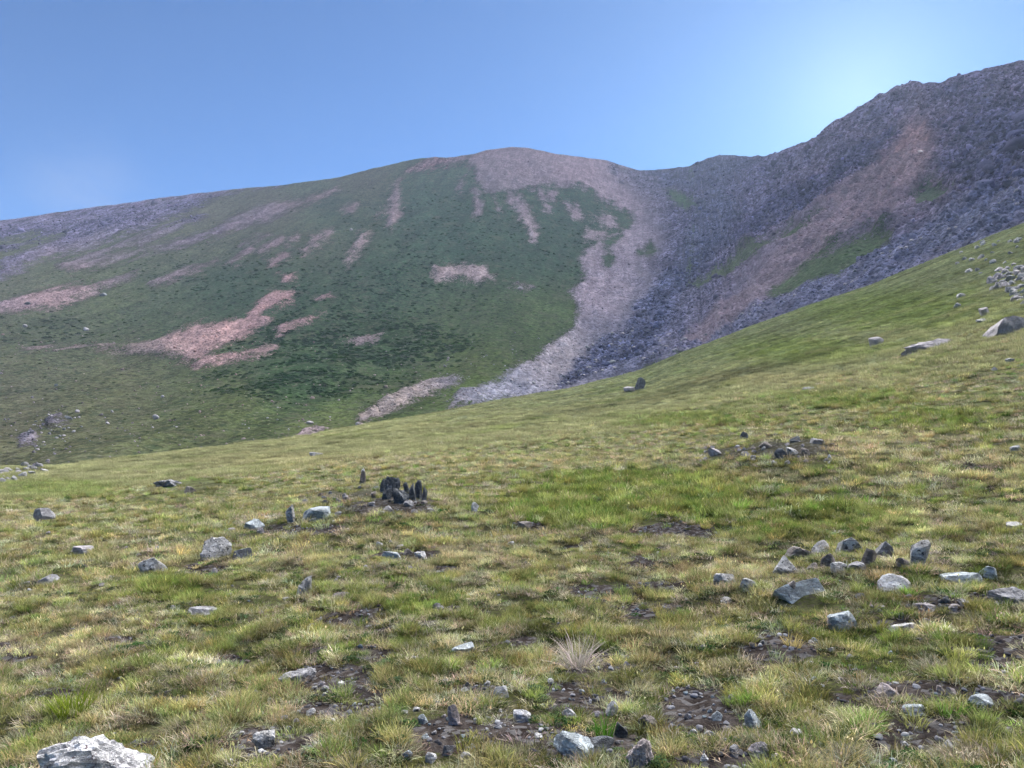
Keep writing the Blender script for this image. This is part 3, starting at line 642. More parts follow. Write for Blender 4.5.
G1 = 'stones of the cluster in the meadow on the right'
G2 = 'small stones at the lower edge of the meadow'
G3 = 'dark upright shards in the grass'
G4 = 'stones half buried in the turf'
S = [
 # u, v, w, h, tone, label, group, kwargs
 (101,768,118,52,'white','big white quartz rock with dark brown patches in the bottom corner',None,dict(name='quartz_rock',sub=5,planes=16,jag=0.25,deep=.6,cat='rock',tilt=4,seed=12)),
 (573,749,42,23,'blue','blue-grey tilted slab at the bottom edge beside a dark stone',G2,dict(slab=.45,tilt=-18)),
 (603,746,26,13,'dark','dark purplish stone tucked behind the blue-grey tilted slab',G2,{}),
 (640,756,30,26,'pink','pale jagged lumpy stone right of the blue-grey slab at bottom',G2,dict(jag=.5)),
 (522,717,19,12,'white','small bright white stone above the blue-grey slab',G2,{}),
 (569,714,14,9,'white','little white stone on bare soil between two tufts',G2,{}),
 (612,710,13,14,'white','upright pale blue stone above a dark upright one',G2,dict(deep=.5)),
 (621,730,14,15,'dark','narrow dark upright stone under the pale blue one',G2,dict(deep=.5,tilt=12)),
 (648,725,20,15,'brown','mottled brown upright stone in shadow right of a green sprig',G2,dict(jag=.3)),
 (454,716,13,21,'pink','pinkish white upright stone near the bottom middle',G2,dict(deep=.6,tilt=10)),
 (501,692,16,10,'white','pale tilted stone above the small bright white one',G2,dict(tilt=20)),
 (476,703,9,7,'pink','tiny pinkish stone between two white ones',G2,{}),
 (423,720,11,9,'blue','little grey-blue stone left of the pinkish upright one',G2,{}),
 (407,757,11,9,'blue','small blue stone at bottom left of the soil hollow',G2,{}),
 (431,759,12,10,'white','small pale stone at bottom in the soil hollow',G2,{}),
 (448,752,11,10,'grey','grey stone leaning in the soil hollow',G2,{}),
 (466,759,12,10,'grey','grey rounded stone right of the soil hollow',G2,{}),
 (264,741,23,15,'lichen','whitish lumpy stone on dark soil right of the quartz rock',G2,dict(jag=.3)),
 (311,712,10,6,'white','small clean white chip above the whitish lumpy stone',G2,{}),
 (299,678,36,12,'grey','flat pale grey stone breaking up in the turf',G4,dict(slab=.5,jag=.4)),
 (216,549,28,20,'lichen','speckled grey stone beside a dark upright one on the left',G4,dict(jag=.15)),
 (243,555,18,13,'dark','dark ragged stone right of the speckled grey one',G4,dict(jag=.3)),
 (153,567,27,17,'lichen','light grey slab leaning up to the right',G4,dict(slab=.4,tilt=26)),
 (48,580,24,8,'grey','grey slab almost covered by grass at the left',G4,dict(slab=.4,tilt=8)),
 (45,514,22,11,'grey','dull grey stone near the left edge under the crest',G4,{}),
 (84,550,22,6,'mauve','thin flat stone left of the leaning slab',G4,dict(slab=.5)),
 (305,586,15,19,'lichen','narrow lichen stone leaning in the turf',G4,dict(jag=.3,deep=.9,tilt=-24)),
 (318,514,30,13,'blue','bluish flat-topped stone left of the dark shards',G4,dict(slab=.3,tilt=-5)),
 (291,514,11,17,'lichen','pale upright stone touching the bluish flat-topped stone',G4,dict(deep=.6,tilt=16)),
 (254,524,22,9,'blue','low bluish stone left of the pale upright stone',G4,{}),
 (203,612,30,6,'grey','thin grey slab flush with the turf',G4,dict(slab=.5)),
 (340,596,20,8,'brown','brownish low stone right of the narrow lichen stone',G4,{}),
 (170,483,32,7,'grey','grey slab by the low mound under the left crest',G4,dict(jag=.4,sink=1.2)),
 (190,490,14,7,'brown','brown lump right of the slab by the left mound',G4,{}),
 (363,478,7,15,'brown','short brown stone post standing up with a pale tip',None,dict(deep=.8,sub=3)),
 (363,471,4,4,'white','pale cap stone on the short brown stone post',None,dict(sub=2,clear=False)),
 (391,485,15,24,'dark','tallest dark shard with a rounded head',G3,dict(jag=.45,deep=.6,tilt=-8)),
 (401,494,15,17,'dark','broad dark shard in front of the tallest one',G3,dict(jag=.4)),
 (383,484,6,15,'dark','thin dark blade at the left end of the shards',G3,dict(deep=.5,tilt=-8)),
 (412,490,7,20,'dark','dark blade in the middle of the shard row',G3,dict(deep=.5,tilt=4)),
 (418,488,7,22,'dark','pointed dark blade second from the right end',G3,dict(deep=.5,tilt=-3)),
 (424,493,6,18,'dark','dark blade at the right end of the shards',G3,dict(deep=.5,tilt=-14)),
 (387,492,9,14,'dark','low dark shard leaning against the left of the row',G3,dict(deep=.5,tilt=-12,jag=.3)),
 (397,482,6,12,'dark','small dark spike right behind the tallest shard',G3,dict(deep=.5)),
 (407,487,6,13,'dark','short dark spike between broad shard and middle blade',G3,dict(deep=.5,tilt=6)),
 (400,499,6,5,'white','white chip at the foot of the dark shards',G3,{}),
 (409,503,10,7,'grey','grey lump below the dark shards',G3,{}),
 (392,556,22,8,'blue','greenish blue flat stone, left of a touching pair',G4,dict(slab=.4)),
 (421,556,14,8,'white','pale flat stone, right of a touching pair',G4,dict(slab=.2)),
 (408,552,10,6,'brown','reddish brown stone between the flat pair',G4,{}),
 (475,507,8,10,'white','small white upright stone right of the dark shards',G4,{}),
 (525,526,15,8,'brown','brown rounded stone on a bare spot mid meadow',G4,{}),
 (511,544,9,5,'white','tiny white chip below the brown rounded stone',G4,{}),
 (462,650,26,6,'blue','thin greenish slab showing between tufts',G4,dict(slab=.5,tilt=6)),
 (380,545,8,6,'white','small pale chip above the flat pair',G4,{}),
 (724,580,22,12,'lichen','lichen stone, left of the pair outside the cluster',G1,dict(tilt=-8)),
 (747,585,18,12,'lichen','lichen stone, right of the pair outside the cluster',G1,dict(tilt=-14)),
 (785,567,24,19,'lichen','white spotted stone propping the thin leaning slab',G1,dict(tilt=22)),
 (803,556,38,15,'brown','long thin brown slab leaning across the cluster',G1,dict(slab=.55,tilt=-24,clear=False)),
 (790,590,26,16,'brown','brown block in front of the largest blue-grey slab',G1,dict(clear=False)),
 (829,560,18,13,'brown','dark brown stone right of the long thin slab',G1,{}),
 (822,547,19,12,'lichen','mossy grey stone behind the dark brown one',G1,{}),
 (849,547,25,18,'lichen','lichen white block leaning back at the top of the cluster',G1,dict(tilt=-24)),
 (868,558,17,19,'brown','brown slab leaning left, overgrown by grass',G1,dict(deep=.6,tilt=-28,slab=.35)),
 (885,551,21,17,'grey','grey slab leaning next to the overgrown brown one',G1,dict(deep=.6,tilt=-32,slab=.3)),
 (917,553,22,27,'lichen','lichen white upright block at the right of the cluster',G1,dict(tilt=-20)),
 (838,567,17,10,'lichen','spotted stone wedged right of the dark brown one',G1,dict(tilt=20)),
 (812,567,15,8,'brown','small brown stone under the leaning slab',G1,{}),
 (857,567,19,8,'grey','low grey stone below the lichen white block',G1,dict(slab=.3)),
 (904,563,15,9,'brown','low brown stone left of the upright white block',G1,{}),
 (895,585,32,18,'white','pale rounded boulder below the leaning grey slab',G1,dict(seed=5)),
 (842,622,30,18,'blue','pale blue flat stone below the cluster',G4,dict(slab=.4,tilt=22)),
 (902,627,24,7,'lichen','thin pale slab over a dark hollow',G4,dict(slab=.5,tilt=10)),
 (726,601,12,5,'white','white chip below the lichen pair',G4,{}),
 (960,579,40,10,'blue','long flat pale blue slab by the right edge',G1,dict(slab=.4,tilt=4)),
 (990,573,26,12,'blue','short pale blue slab behind the long flat one',G1,dict(slab=.3,tilt=-10)),
 (1008,598,36,16,'grey','cracked grey block at the right edge',G1,dict(jag=.3)),
 (926,608,22,7,'mauve','flat mauve stone on dark soil under the cluster',G4,dict(slab=.4)),
 (965,604,14,6,'grey','small grey stone left of the cracked block',G4,{}),
 (887,693,21,13,'pink','pinkish white block on the soil at lower right',G2,dict(planes=8)),
 (912,711,24,10,'blue','bluish slab right below the pinkish block',G2,dict(slab=.4,tilt=16)),
 (985,704,30,11,'blue','flat blue-grey stone near the right edge low down',G2,dict(slab=.4,tilt=-10)),
 (951,693,11,10,'pink','tan stone with a smaller neighbour on bare soil',G2,{}),
 (940,690,8,7,'pink','smaller neighbour of the tan stone on bare soil',G2,{}),
 (753,721,20,18,'blue','grey-blue stone leaning in the soil at lower right',G2,dict(slab=.3,tilt=34)),
 (717,717,11,8,'blue','small blue stone left of the leaning grey-blue one',G2,{}),
 (711,736,14,7,'lichen','pale chip below the small blue stone',G2,{}),
 (758,752,20,16,'mauve','mauve block at bottom below the leaning grey-blue stone',G2,dict(jag=.2)),
 (735,752,12,10,'grey','grey stone left of the mauve block at bottom',G2,{}),
 (947,747,16,9,'white','pale stone at bottom right on dark soil',G2,{}),
 (798,734,15,6,'lichen','flat pale stone between tussocks lower right',G2,dict(slab=.4)),
 (1014,526,20,6,'lichen','pale stone at the right edge in bright grass',G4,dict(slab=.3)),
 (744,436,9,8,'dark','lone dark stone left of the middle outcrop',None,dict(sub=3)),
 (795,439,11,6,'dark','dark flat stone on top of the middle outcrop',None,dict(sub=3)),
 (792,451,13,8,'lichen','palest stone in the middle outcrop',None,dict(sub=3)),
 (780,454,12,10,'dark','dark block at the front of the middle outcrop',None,dict(sub=3)),
 (817,441,13,6,'grey','grey flat stone at the right of the middle outcrop',None,dict(sub=3)),
 (830,457,6,6,'white','white stone right of the middle outcrop',None,dict(sub=3)),
 (714,452,14,8,'mauve','mauve stone well left of the middle outcrop',None,dict(sub=3)),
 (748,455,11,7,'grey','grey stone just left of the middle outcrop',None,dict(sub=3)),
 (765,445,13,7,'brown','brown stone at the left of the middle outcrop',None,dict(sub=3)),
 (806,452,10,8,'brown','brown block between the palest stone and the white one',None,dict(sub=3)),
 (929,344,62,11,'mauve','long low pale slab lying on the hillside',None,dict(jag=.3,deep=.5,sink=1.2)),
 (876,341,14,9,'mauve','small mauve boulder left of the long low slab',None,dict(sub=3)),
 (985,311,11,8,'mauve','mauve stone left of the biggest hill boulder',None,dict(sub=3)),
 (981,320,10,4,'lichen','pale thin stone below the mauve one on the hill',None,dict(sub=3)),
 (957,305,9,5,'lichen','pale leaning stone alone on the hill grass',None,dict(sub=3,tilt=20)),
 (961,295,10,4,'lichen','pale flat stone above the leaning one on the hill',None,dict(sub=3)),
 (640,383,11,12,'dark','dark boulder on the meadow skyline below the scree',None,dict(name='boulder',cat='boulder')),
 (629,389,12,5,'mauve','low mauve stone beside the dark skyline boulder',None,dict(sub=3)),
 (808,389,12,5,'grey','grey stone alone in the mid hillside grass',None,dict(sub=3)),
 (1011,360,11,4,'lichen','pale flat stone below the biggest hill boulder',None,dict(sub=3)),
 (994,369,7,4,'lichen','tiny pale stone farthest down the hill at right',None,dict(sub=3)),
 (316,454,15,4,'lichen','pale flat stone in straw grass under the crest',None,dict(sub=3)),
 (1016,448,10,6,'lichen','pale stone at the right edge in dry grass',None,dict(sub=3)),
 (970,270,9,4,'lichen','pale stone high on the hill beside the stone field',None,dict(sub=3)),
]
for (u, v, w, h, tn, lb, gp, kw) in S: stone(u, v + (h * .07 if gp == G3 else 0), w * (1.15 if gp == G3 else 1), h * (.86 if gp == G3 else 1), tn, lb, gp, **kw)

cut_stone([(776,583),(788,577),(822,570),(829,584),(822,600),(795,601)], 'blue', 'largest slab of the cluster with a blue-grey face', 0.16, G1, lean=0.45, seed=4)
cut_stone([(997,331),(1000,321),(1007,312),(1018,310),(1030,313),(1044,316),(1046,331)], 'mauve', 'biggest boulder on the hill with a sloping left face', 1.2, None, 'boulder', 'boulder', lean=0.2, seed=9)
# stone field at the upper right of the near hill, and the stones along the left crest
def field(poly, n, lo, hi, tones, label, group, name='boulder', cat='boulder'):
    P = np.array(poly); k = 0; g = np.random.default_rng(n)
    while k < n:
        u = g.uniform(P[:, 0].min(), P[:, 0].max()); v = g.uniform(P[:, 1].min(), P[:, 1].max())
        if poly_sdf(np.array([u]), np.array([v]), poly)[0] < 0: continue
        w = g.uniform(lo, hi); stone(u, v, w, w * g.uniform(.4, .75), tones[k % len(tones)], label, group, name=name, cat=cat, sub=2, seed=int(g.integers(1e6)), clear=False, planes=9); k += 1
field([(985,284),(1000,268),(1030,255),(1060,250),(1060,306),(1024,305),(1004,290)], 110, 5, 13, ['mauve','mauve','lichen','grey'], 'mauve boulder in the stone field high on the right hill', 'stone field on the right hill')
field([(-10,474),(20,464),(48,465),(50,470),(20,478),(-10,484)], 34, 4, 9, ['mauve','grey','lichen'], 'grey stone in the strip of stones along the left crest', 'strip of stones on the left crest', 'stone', 'stone')
field([(940,262),(1000,232),(1024,236),(1010,262),(975,275)], 26, 3, 7, ['lichen','grey'], 'scattered pale stone in grass above the stone field', 'scattered stones above the stone field', 'stone', 'stone')
field([(700,446),(760,440),(835,440),(832,462),(780,464),(700,462)], 34, 3, 7, ['grey','brown','lichen','mauve'], 'small stone crumbling out of the middle outcrop', 'crumbled stones of the middle outcrop', 'stone', 'stone')

field([(250,690),(480,670),(700,640),(1000,640),(1020,700),(1010,764),(220,764)], 130, 4, 9, ['white','grey','lichen','blue','mauve'], 'small broken stone among the tussocks at the lower edge', 'small broken stones of the lower meadow', 'stone_chip', 'stone chip')
field([(20,530),(350,500),(480,520),(480,640),(30,640)], 50, 4, 10, ['grey','lichen','mauve'], 'small grey stone in the turf on the left', 'small grey stones in the left turf', 'stone_chip', 'stone chip')
field([(840,596),(1020,590),(1020,625),(860,630)], 30, 4, 11, ['mauve','grey','dark'], 'dark flake on the soil below the right cluster', 'dark flakes below the right cluster', 'stone_chip', 'stone chip')
field([(300,488),(430,480),(440,512),(300,525)], 36, 4, 9, ['dark','grey','brown'], 'small dark stone on the hummock with the dark shards', 'small stones on the hummock', 'stone', 'stone')
# boulders standing on the mountain and the valley floor
BB = [(156,415,9,8,'lichen','round pale boulder on the valley floor, the largest there'),(77,411,6,5,'lichen','pale boulder above the purple rock patch'),(113,411,5,4,'lichen','pale boulder between the rock patch and the round boulder'),
 (107,421,6,4,'lichen','pale low boulder right of the purple rock patch'),(162,398,5,4,'lichen','small pale boulder above the round boulder'),(86,327,8,6,'lichen','white boulder on the slope under the long pink scree'),
 (25,324,7,5,'lichen','pale boulder near a dark hollow on the left slope'),(56,386,5,4,'dark','small dark boulder on the left slope'),(104,293,10,5,'dark','dark boulder at the edge of the long pink scree'),(28,306,9,4,'dark','dark boulder under the left end of the pink scree'),
 (67,418,12,6,'dark','dark block inside the purple rock patch'),(953,168,9,7,'lichen','pale crag boulder high on the right ridge'),(920,158,10,6,'pink','reddish crag at the head of the pink streak'),
 (588,345,6,5,'dark','dark boulder in the scree tongue, upper of two'),(580,371,7,5,'dark','dark boulder in the scree tongue, lower of two'),(612,365,9,5,'dark','dark boulder at the right of the scree tongue'),
 (520,285,9,4,'mauve','mauve boulder on turf below the pale stony rectangle'),(351,229,4,4,'lichen','pale boulder on the green slope under the summit'),(358,423,6,5,'lichen','pale boulder at the foot of the small scree tongue'),
 (463,394,8,4,'lichen','white boulder at the head of the talus foot'),(310,418,10,5,'lichen','pale boulder beside the valley turf edge'),(295,436,14,4,'mauve','flat mauve boulder just beyond the crest')]
def far_boulder(u, v, w, h, tone, label, group=None, seed=0, link_mesh=None):
    x, y, z, _, _ = mtn_at(np.array([u]), np.array([v + h * .5])); x, y, z = float(x[0]), float(y[0]), float(z[0])
    k = y / F; p, f = rock_shape(seed or int(u * 13 + v), 3, 10, 0.05)
    o = link(mesh_obj('boulder', p * [w * k / 2, w * k / 2 * .8, h * k / 2 * 1.3], f, RM[tone]))
    o.location = (x, y, z + h * k * .3); tag(o, label, 'boulder', group)
for b in BB: far_boulder(b[0], b[1], b[2] * .72, b[3] * .62, 'mauve' if b[4] == 'lichen' else b[4], *b[5:])
# larger blocks in the talus, one by one
protos = []
for i in range(8):
    p, f = rock_shape(500 + i, 2, 9, 0.06)
    protos.append((mesh_obj('boulder', p, f, None)).data)
for i in range(8):
    protos[i].materials.append(RM[['grey', 'mauve', 'dark', 'mauve'][i % 4]])
g = np.random.default_rng(11); cnt = 0
TAL = [(456,400),(503,388),(572,352),(629,326),(640,330),(690,330),(690,352),(572,388),(450,411)]
HILLT = [(700,335),(780,300),(880,262),(960,228),(1030,205),(1030,222),(940,252),(817,298),(750,322),(700,345)]
for poly, n, lb, gp in ((TAL, 120, 'angular block in the dark foot of the scree tongue', 'blocks at the foot of the scree tongue'), (HILLT, 90, 'angular block in the grey talus behind the grassy hill', 'blocks in the talus behind the hill'),
                        ([(30,424),(50,414),(80,415),(82,430),(55,446),(20,450)], 36, 'purple rock in the rock patch on the valley floor', 'rocks in the valley floor patch'),
                        ([(120,405),(330,400),(330,430),(60,455),(90,440)], 26, 'small pale boulder scattered on the valley turf', 'small boulders on the valley turf')):
    P = np.array(poly); k = 0
    while k < n:
        u = g.uniform(P[:, 0].min(), P[:, 0].max()); v = g.uniform(P[:, 1].min(), P[:, 1].max())
        if poly_sdf(np.array([u]), np.array([v]), poly)[0] < 0: continue
        x, y, z, _, _ = mtn_at(np.array([u]), np.array([v])); s = (g.uniform(2.0, 4.6) if not gp.startswith('rocks in') else g.uniform(1.5, 3.8)) * y[0] / F / 2
        if gp.startswith('small'): s *= .6
        o = bpy.data.objects.new('boulder', protos[k % 8]); link(o); o.location = (x[0], y[0], z[0] + s * .2); o.scale = (s, s * g.uniform(.7, 1.1), s * g.uniform(.5, .9)); o.rotation_euler = (g.uniform(-.3, .3), g.uniform(-.3, .3), g.uniform(0, 6.28))
        blk_ = lb.startswith('angular'); o.name = 'talus_block' if blk_ else 'boulder'; tag(o, lb, 'talus block' if blk_ else 'boulder', gp); k += 1

# loose scree: stones nobody could count
def rock_forms(n, seed, sub=2):
    out = []
    for i in range(n):
        p, f = rock_shape(seed + i, sub, 8 if sub < 3 else 6, 0.06, slab=0.25 if i % 3 == 0 else 0)
        out.append(mesh_obj('form', p, f, M_SCREE))
    return out
N0 = 190000
u = g.uniform(-60, 1090, N0); vb0 = np.interp(u, CREST[:, 0], CREST[:, 1]) + 8; vs0 = cubic_sky(u)
v = vs0 + (vb0 - vs0) * g.uniform(0, 1, N0) ** 0.8
x, y, z, rj, ci = mtn_at(u, v)
sd = SD[rj, ci] + fbm(x / 8, y / 8, z / 8, 4) * 10 + g.normal(0, 2.6, N0)
clump = fbm(x / 14, y / 14, z / 14, 3)
blk = BLOCK[rj, ci]; prob = smooth(-2, 3, sd) * (0.32 + 0.5 * smooth(-.1, .4, clump)) * (0.35 + 0.75 * blk)
stray = (g.uniform(0, 1, N0) < 0.012) & (v > 330)
keep = (g.uniform(0, 1, N0) < prob * 0.62) | stray
u, v, x, y, z, rj, ci = [q[keep] for q in (u, v, x, y, z, rj, ci)]
n = len(u)
s = np.exp(g.normal(-0.62, 0.42, n)) * (0.55 + y / 900) ; s = np.clip(s, 0.2, 2.2)
crags = smooth(700, 800, u) * smooth(300, 200, v) ; s *= 1 + 0.35 * crags
bigone = g.uniform(0, 1, n) < 0.035 * smooth(-0.1, 0.35, fbm(x / 30, y / 30, z / 30, 3)) * (crags + BLOCK[rj, ci]); s = np.where(bigone, s * g.uniform(1.8, 3.2, n), s)
blk = BLOCK[rj, ci]; s = s * (0.6 + 0.5 * blk)
tint = rockc[rj, ci] * np.exp(g.normal(-0.03, 1.0, n) * (0.22 + 0.22 * blk))[:, None] * 1.06
wm = g.uniform(0, 1, n)[:, None]; tint = tint * (1 + (wm - .5) * [0.12, 0.0, -0.12])
scatter('scree', np.c_[x, y, z + s * 0.1], g.uniform(0, 6.28, (n, 3)) * [0.12, 0.12, 1], np.c_[s, s * g.uniform(.7, 1.2, n), s * g.uniform(.5, .95, n)] * 0.75, g.integers(0, 9, n), np.clip(tint, 0, .8), rock_forms(9, 900), 'loose scree stones covering the gully and the ridge slopes', 'scree')
print('scree', n)

# ------------------------------------------------------------------ plants
def blades(seed, n, spread, hgt, wid, lean, curl, seg=3, droop=0.0, col_lo=(0.8, 0.8, 0.8), col_hi=(1.15, 1.15, 1.1), heads=0):
    g = np.random.default_rng(seed); V, Fc, C = [], [], []
    for i in range(n):
        a = g.uniform(0, 6.283); rad_ = spread * math.sqrt(g.uniform(0, 1)); bx, by = rad_ * math.cos(a), rad_ * math.sin(a)
        h = hgt * g.uniform(0.45, 1.1); w = wid * g.uniform(0.7, 1.3)
        la = a + g.normal() * 0.8; ln = lean * g.uniform(0.2, 1.3); cu = curl * g.uniform(0.2, 1.4)
        dx, dy = math.cos(la), math.sin(la); px, py = -dy, dx
        tw = g.uniform(-1, 1); px, py = px * math.cos(tw) + dx * math.sin(tw), py * math.cos(tw) + dy * math.sin(tw)
        c0 = np.array(col_lo) + (np.array(col_hi) - np.array(col_lo)) * g.uniform(0, 1)
        if g.uniform() < 0.25: c0 = c0 * [1.55, 1.4, 1.6]
        base = len(V)
        ang_ = ln; cx, cy, cz = bx, by, -0.015
        for k in range(seg + 1):
            f = k / seg; ww = w * (1 - f * 0.85) * (0.75 if k == 0 else 1)
            V.append((cx - px * ww / 2, cy - py * ww / 2, cz)); V.append((cx + px * ww / 2, cy + py * ww / 2, cz))
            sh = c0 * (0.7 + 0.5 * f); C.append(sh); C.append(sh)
            st = h / seg; cx += dx * math.sin(ang_) * st; cy += dy * math.sin(ang_) * st; cz += math.cos(ang_) * st; ang_ += cu / seg
            cz = max(cz, 0.004)
        for k in range(seg):
            b = base + 2 * k; Fc.append((b, b + 1, b + 3, b + 2))
        if i < heads:   # a seed head at the tip
            b = len(V); q = wid * 1.5; hh = 0.018
            for (ax, az) in ((0, -.2), (1, .4), (0, 1.4), (-1, .4)):
                V.append((cx + px * q * ax, cy + py * q * ax, cz + hh * az)); C.append(np.array((1.3, 1.2, 1.15)))
            Fc.append((b, b + 1, b + 2, b + 3))
    o = mesh_obj('form', np.array(V), np.array(Fc), M_BLADE, smooth_shade=True)
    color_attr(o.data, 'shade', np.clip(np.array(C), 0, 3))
    return o
def cushion(seed, n, rad_, hgt, leaf):
    """a low leafy cushion: many small leaves over a dome"""
    g = np.random.default_rng(seed); V, Fc, C = [], [], []
    for i in range(n):
        a = g.uniform(0, 6.283); q = math.sqrt(g.uniform(0, 1)); x_, y_ = rad_ * q * math.cos(a), rad_ * q * math.sin(a)
        z_ = hgt * math.sqrt(max(0, 1 - q * q)) * g.uniform(0.35, 1.05)
        d = g.normal(size=3); d /= np.linalg.norm(d); e = np.cross(d, [0, 0, 1.0]); e /= (np.linalg.norm(e) + 1e-6); l = leaf * g.uniform(.6, 1.4)
        b = len(V)
        for (s_, t_) in ((0, 0), (.45, .5), (0, 1), (-.45, .5)):
            V.append(np.array((x_, y_, z_)) + d * l * t_ + e * l * s_)
        Fc.append((b, b + 1, b + 2, b + 3)); C += [np.array((.85, .95, .85)) * g.uniform(.7, 1.3)] * 4
    o = mesh_obj('form', np.array(V), np.array(Fc), M_BLADE); color_attr(o.data, 'shade', np.array(C)); return o

def clear_of_stones(x, y, hgt):
    ok = np.ones(len(x), bool)
    for (sx, sy, r_, reach) in SPOTS:
        d = math.hypot(sx, sy); tx, ty = -sx / d, -sy / d
        px, py = x - sx, y - sy
        al = px * tx + py * ty; ac = np.abs(px * ty - py * tx)
        rch = r_ + reach * np.clip(hgt / 0.12, 0.3, 2.0) * 0.75
        ok &= ~((ac < r_ * 1.0) & (al < rch) & (al > -r_ * 0.9))
    return ok

TUSS = [blades(20 + i, 90, 0.065, 0.125, 0.0058, 0.5, 0.9, 4, col_lo=(.45, .5, .42), col_hi=(1.6, 1.5, 1.35)) for i in range(4)]            # 0-3 tussocks
TURF = [blades(40 + i, 70, 0.085, 0.062, 0.0056, 0.7, 1.0, 3, col_lo=(.4, .45, .4), col_hi=(1.6, 1.5, 1.4)) for i in range(4)]             # 4-7 short turf
DRYT = [blades(60 + i, 60, 0.065, 0.13, 0.0048, 0.6, 1.3, 4, heads=3, col_lo=(.6, .6, .55), col_hi=(1.4, 1.35, 1.3)) for i in range(3)]      # 8-10 straw with seed heads
THAT = [blades(80 + i, 70, 0.11, 0.10, 0.0056, 1.15, 0.9, 4, col_lo=(.35, .34, .34), col_hi=(1.9, 1.85, 1.8)) for i in range(3)]              # 11-13 matted thatch
CUSH = [cushion(90 + i, 150, 0.07, 0.035, 0.014) for i in range(2)]                          # 14-15 leafy cushions
g = np.random.default_rng(21)
def place_near(n, dlo, dhi, pw=1.0):
    # even in depth squared (ground area) mixed with a pull to the front
    d = (dlo**pw + (dhi**pw - dlo**pw) * g.uniform(0, 1, n)) ** (1 / pw)
    a = g.uniform(-0.84, 0.84, n); x = d * a; y = d
    return x, y
def grass_layer(name, n, dlo, dhi, pw, kinds, smin, smax, label, bare_limit=0.5, gain=1.0):
    x, y = place_near(n, dlo, dhi, pw); z = meadow_z(x, y)
    u, v, bare, lush, dry, hill, r = ground_fields(x, y, z)
    idx = np.empty(n, int)
    q1 = fbm(x / 0.45, y / 0.45, 60.0, 2); pk = np.clip(0.5 + 0.9 * q1 + g.normal(0, 0.22, n), 0, 0.999)
    dryp = 0.10 + 0.25 * dry; lushp = 0.20 + 0.45 * lush; thp = 0.27
    thp = thp * (1 - 0.8 * lush)
    cs = 0.07 * (1 - smooth(8, 14, r))
    idx = np.where(pk < lushp, g.integers(0, 4, n), np.where(pk < lushp + dryp, g.integers(8, 11, n), np.where(pk < lushp + dryp + thp, g.integers(11, 14, n), np.where(pk < lushp + dryp + thp + cs, g.integers(14, 16, n), g.integers(4, 8, n)))))
    clumpy = fbm(x / 0.20, y / 0.17, 40.0, 2) + 0.25 * fbm(x / 0.9, y / 0.9, 44.0, 2)
    p = (1 - smooth(bare_limit * .4, bare_limit * 1.3, bare) * 0.93) * (0.06 + 0.94 * smooth(-0.22, 0.12, clumpy))
    keep = g.uniform(0, 1, n) < p
    tall = np.where(idx < 4, 0.13, np.where((idx >= 8) & (idx < 11), 0.13, 0.05))
    s = g.uniform(smin, smax, n) * (0.8 + 0.35 * clumpy) * (1 + 0.25 * lush * (r > 8))
    keep &= clear_of_stones(x, y, tall * s)
    inr = y < dhi
    c = turf_tone(u, v, lush, dry, hill, r, x, y) * gain
    straw = np.array([0.38, 0.36, 0.20]); thatch = np.array([0.265, 0.25, 0.195])
    isd = ((idx >= 8) & (idx < 11))[:, None]; ist = ((idx >= 11) & (idx < 14))[:, None]; isc = (idx >= 14)[:, None]
    c = np.where(isd, c * 0.45 + straw * 0.55, c); c = np.where(ist, c * 0.3 + thatch * 0.7, c); c = np.where(isc, np.array([0.05, 0.075, 0.035]), c)
    q2 = fbm(x / 0.28, y / 0.28, 70.0, 2); c = c * np.exp(g.normal(0, 0.26, n) + q2 * 0.9)[:, None] * (1 + g.normal(0, 0.09, (n, 3)))
    gr = (g.uniform(0, 1, n) < 0.16)[:, None] & ~isd & ~ist; c = np.where(gr, c * [0.62, 0.88, 0.6], c)
    sel = keep; m_ = sel.sum()
    rot = np.c_[g.normal(0, .12, m_), g.normal(0, .12, m_), g.uniform(0, 6.28, m_)]
    ss = s[sel]
    print(name, m_)
    return np.c_[x, y, z][sel], rot, np.c_[ss, ss, ss * g.uniform(.8, 1.15, m_)], idx[sel], np.clip(c[sel], 0.01, 0.7)
parts = [grass_layer('near', 56000, 2.3, 9, 1.6, None, 0.5, 1.0, ''), grass_layer('mid', 76000, 8.5, 30, 1.25, None, 0.75, 1.5, '')]
cat_ = lambda k: np.concatenate([p[k] for p in parts])
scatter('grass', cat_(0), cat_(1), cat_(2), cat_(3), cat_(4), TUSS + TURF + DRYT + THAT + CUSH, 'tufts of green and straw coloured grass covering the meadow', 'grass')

# far clumps: broader patches of blades
FAR = [blades(120 + i, 90, 0.30, 0.17, 0.011, 0.4, 0.8, 2) for i in range(4)]
n = 60000
uu = g.uniform(-70, 1094, n); dn = g.uniform(0, 1, n)
rc = np.interp(uu, CRR[:, 0], CRR[:, 1]); d = 24 * (rc * 1.1 / 24) ** (dn ** 0.8); y = d * np.cos(np.arctan((uu - CX) / F)); x = (uu - CX) / F * y
z = meadow_z(x, y); u, v, bare, lush, dry, hill, r = ground_fields(x, y, z)
keep = (g.uniform(0, 1, n) < (1 - 0.75 * smooth(.3, .8, bare)) * (0.4 + 0.6 * smooth(-.3, .2, fbm(x / 1.2, y / 1.2, 50.0, 2)))) & clear_of_stones(x, y, np.full(n, .1))
c = turf_tone(u, v, lush, dry, hill, r, x, y) * np.exp(g.normal(0, 0.26, n) + 0.7 * fbm(x / 1.6, y / 1.2, 77.0, 3))[:, None] * 1.05
s = g.uniform(0.6, 1.1, n) * (1 - 0.35 * hill)
m_ = keep.sum(); s = s[keep]
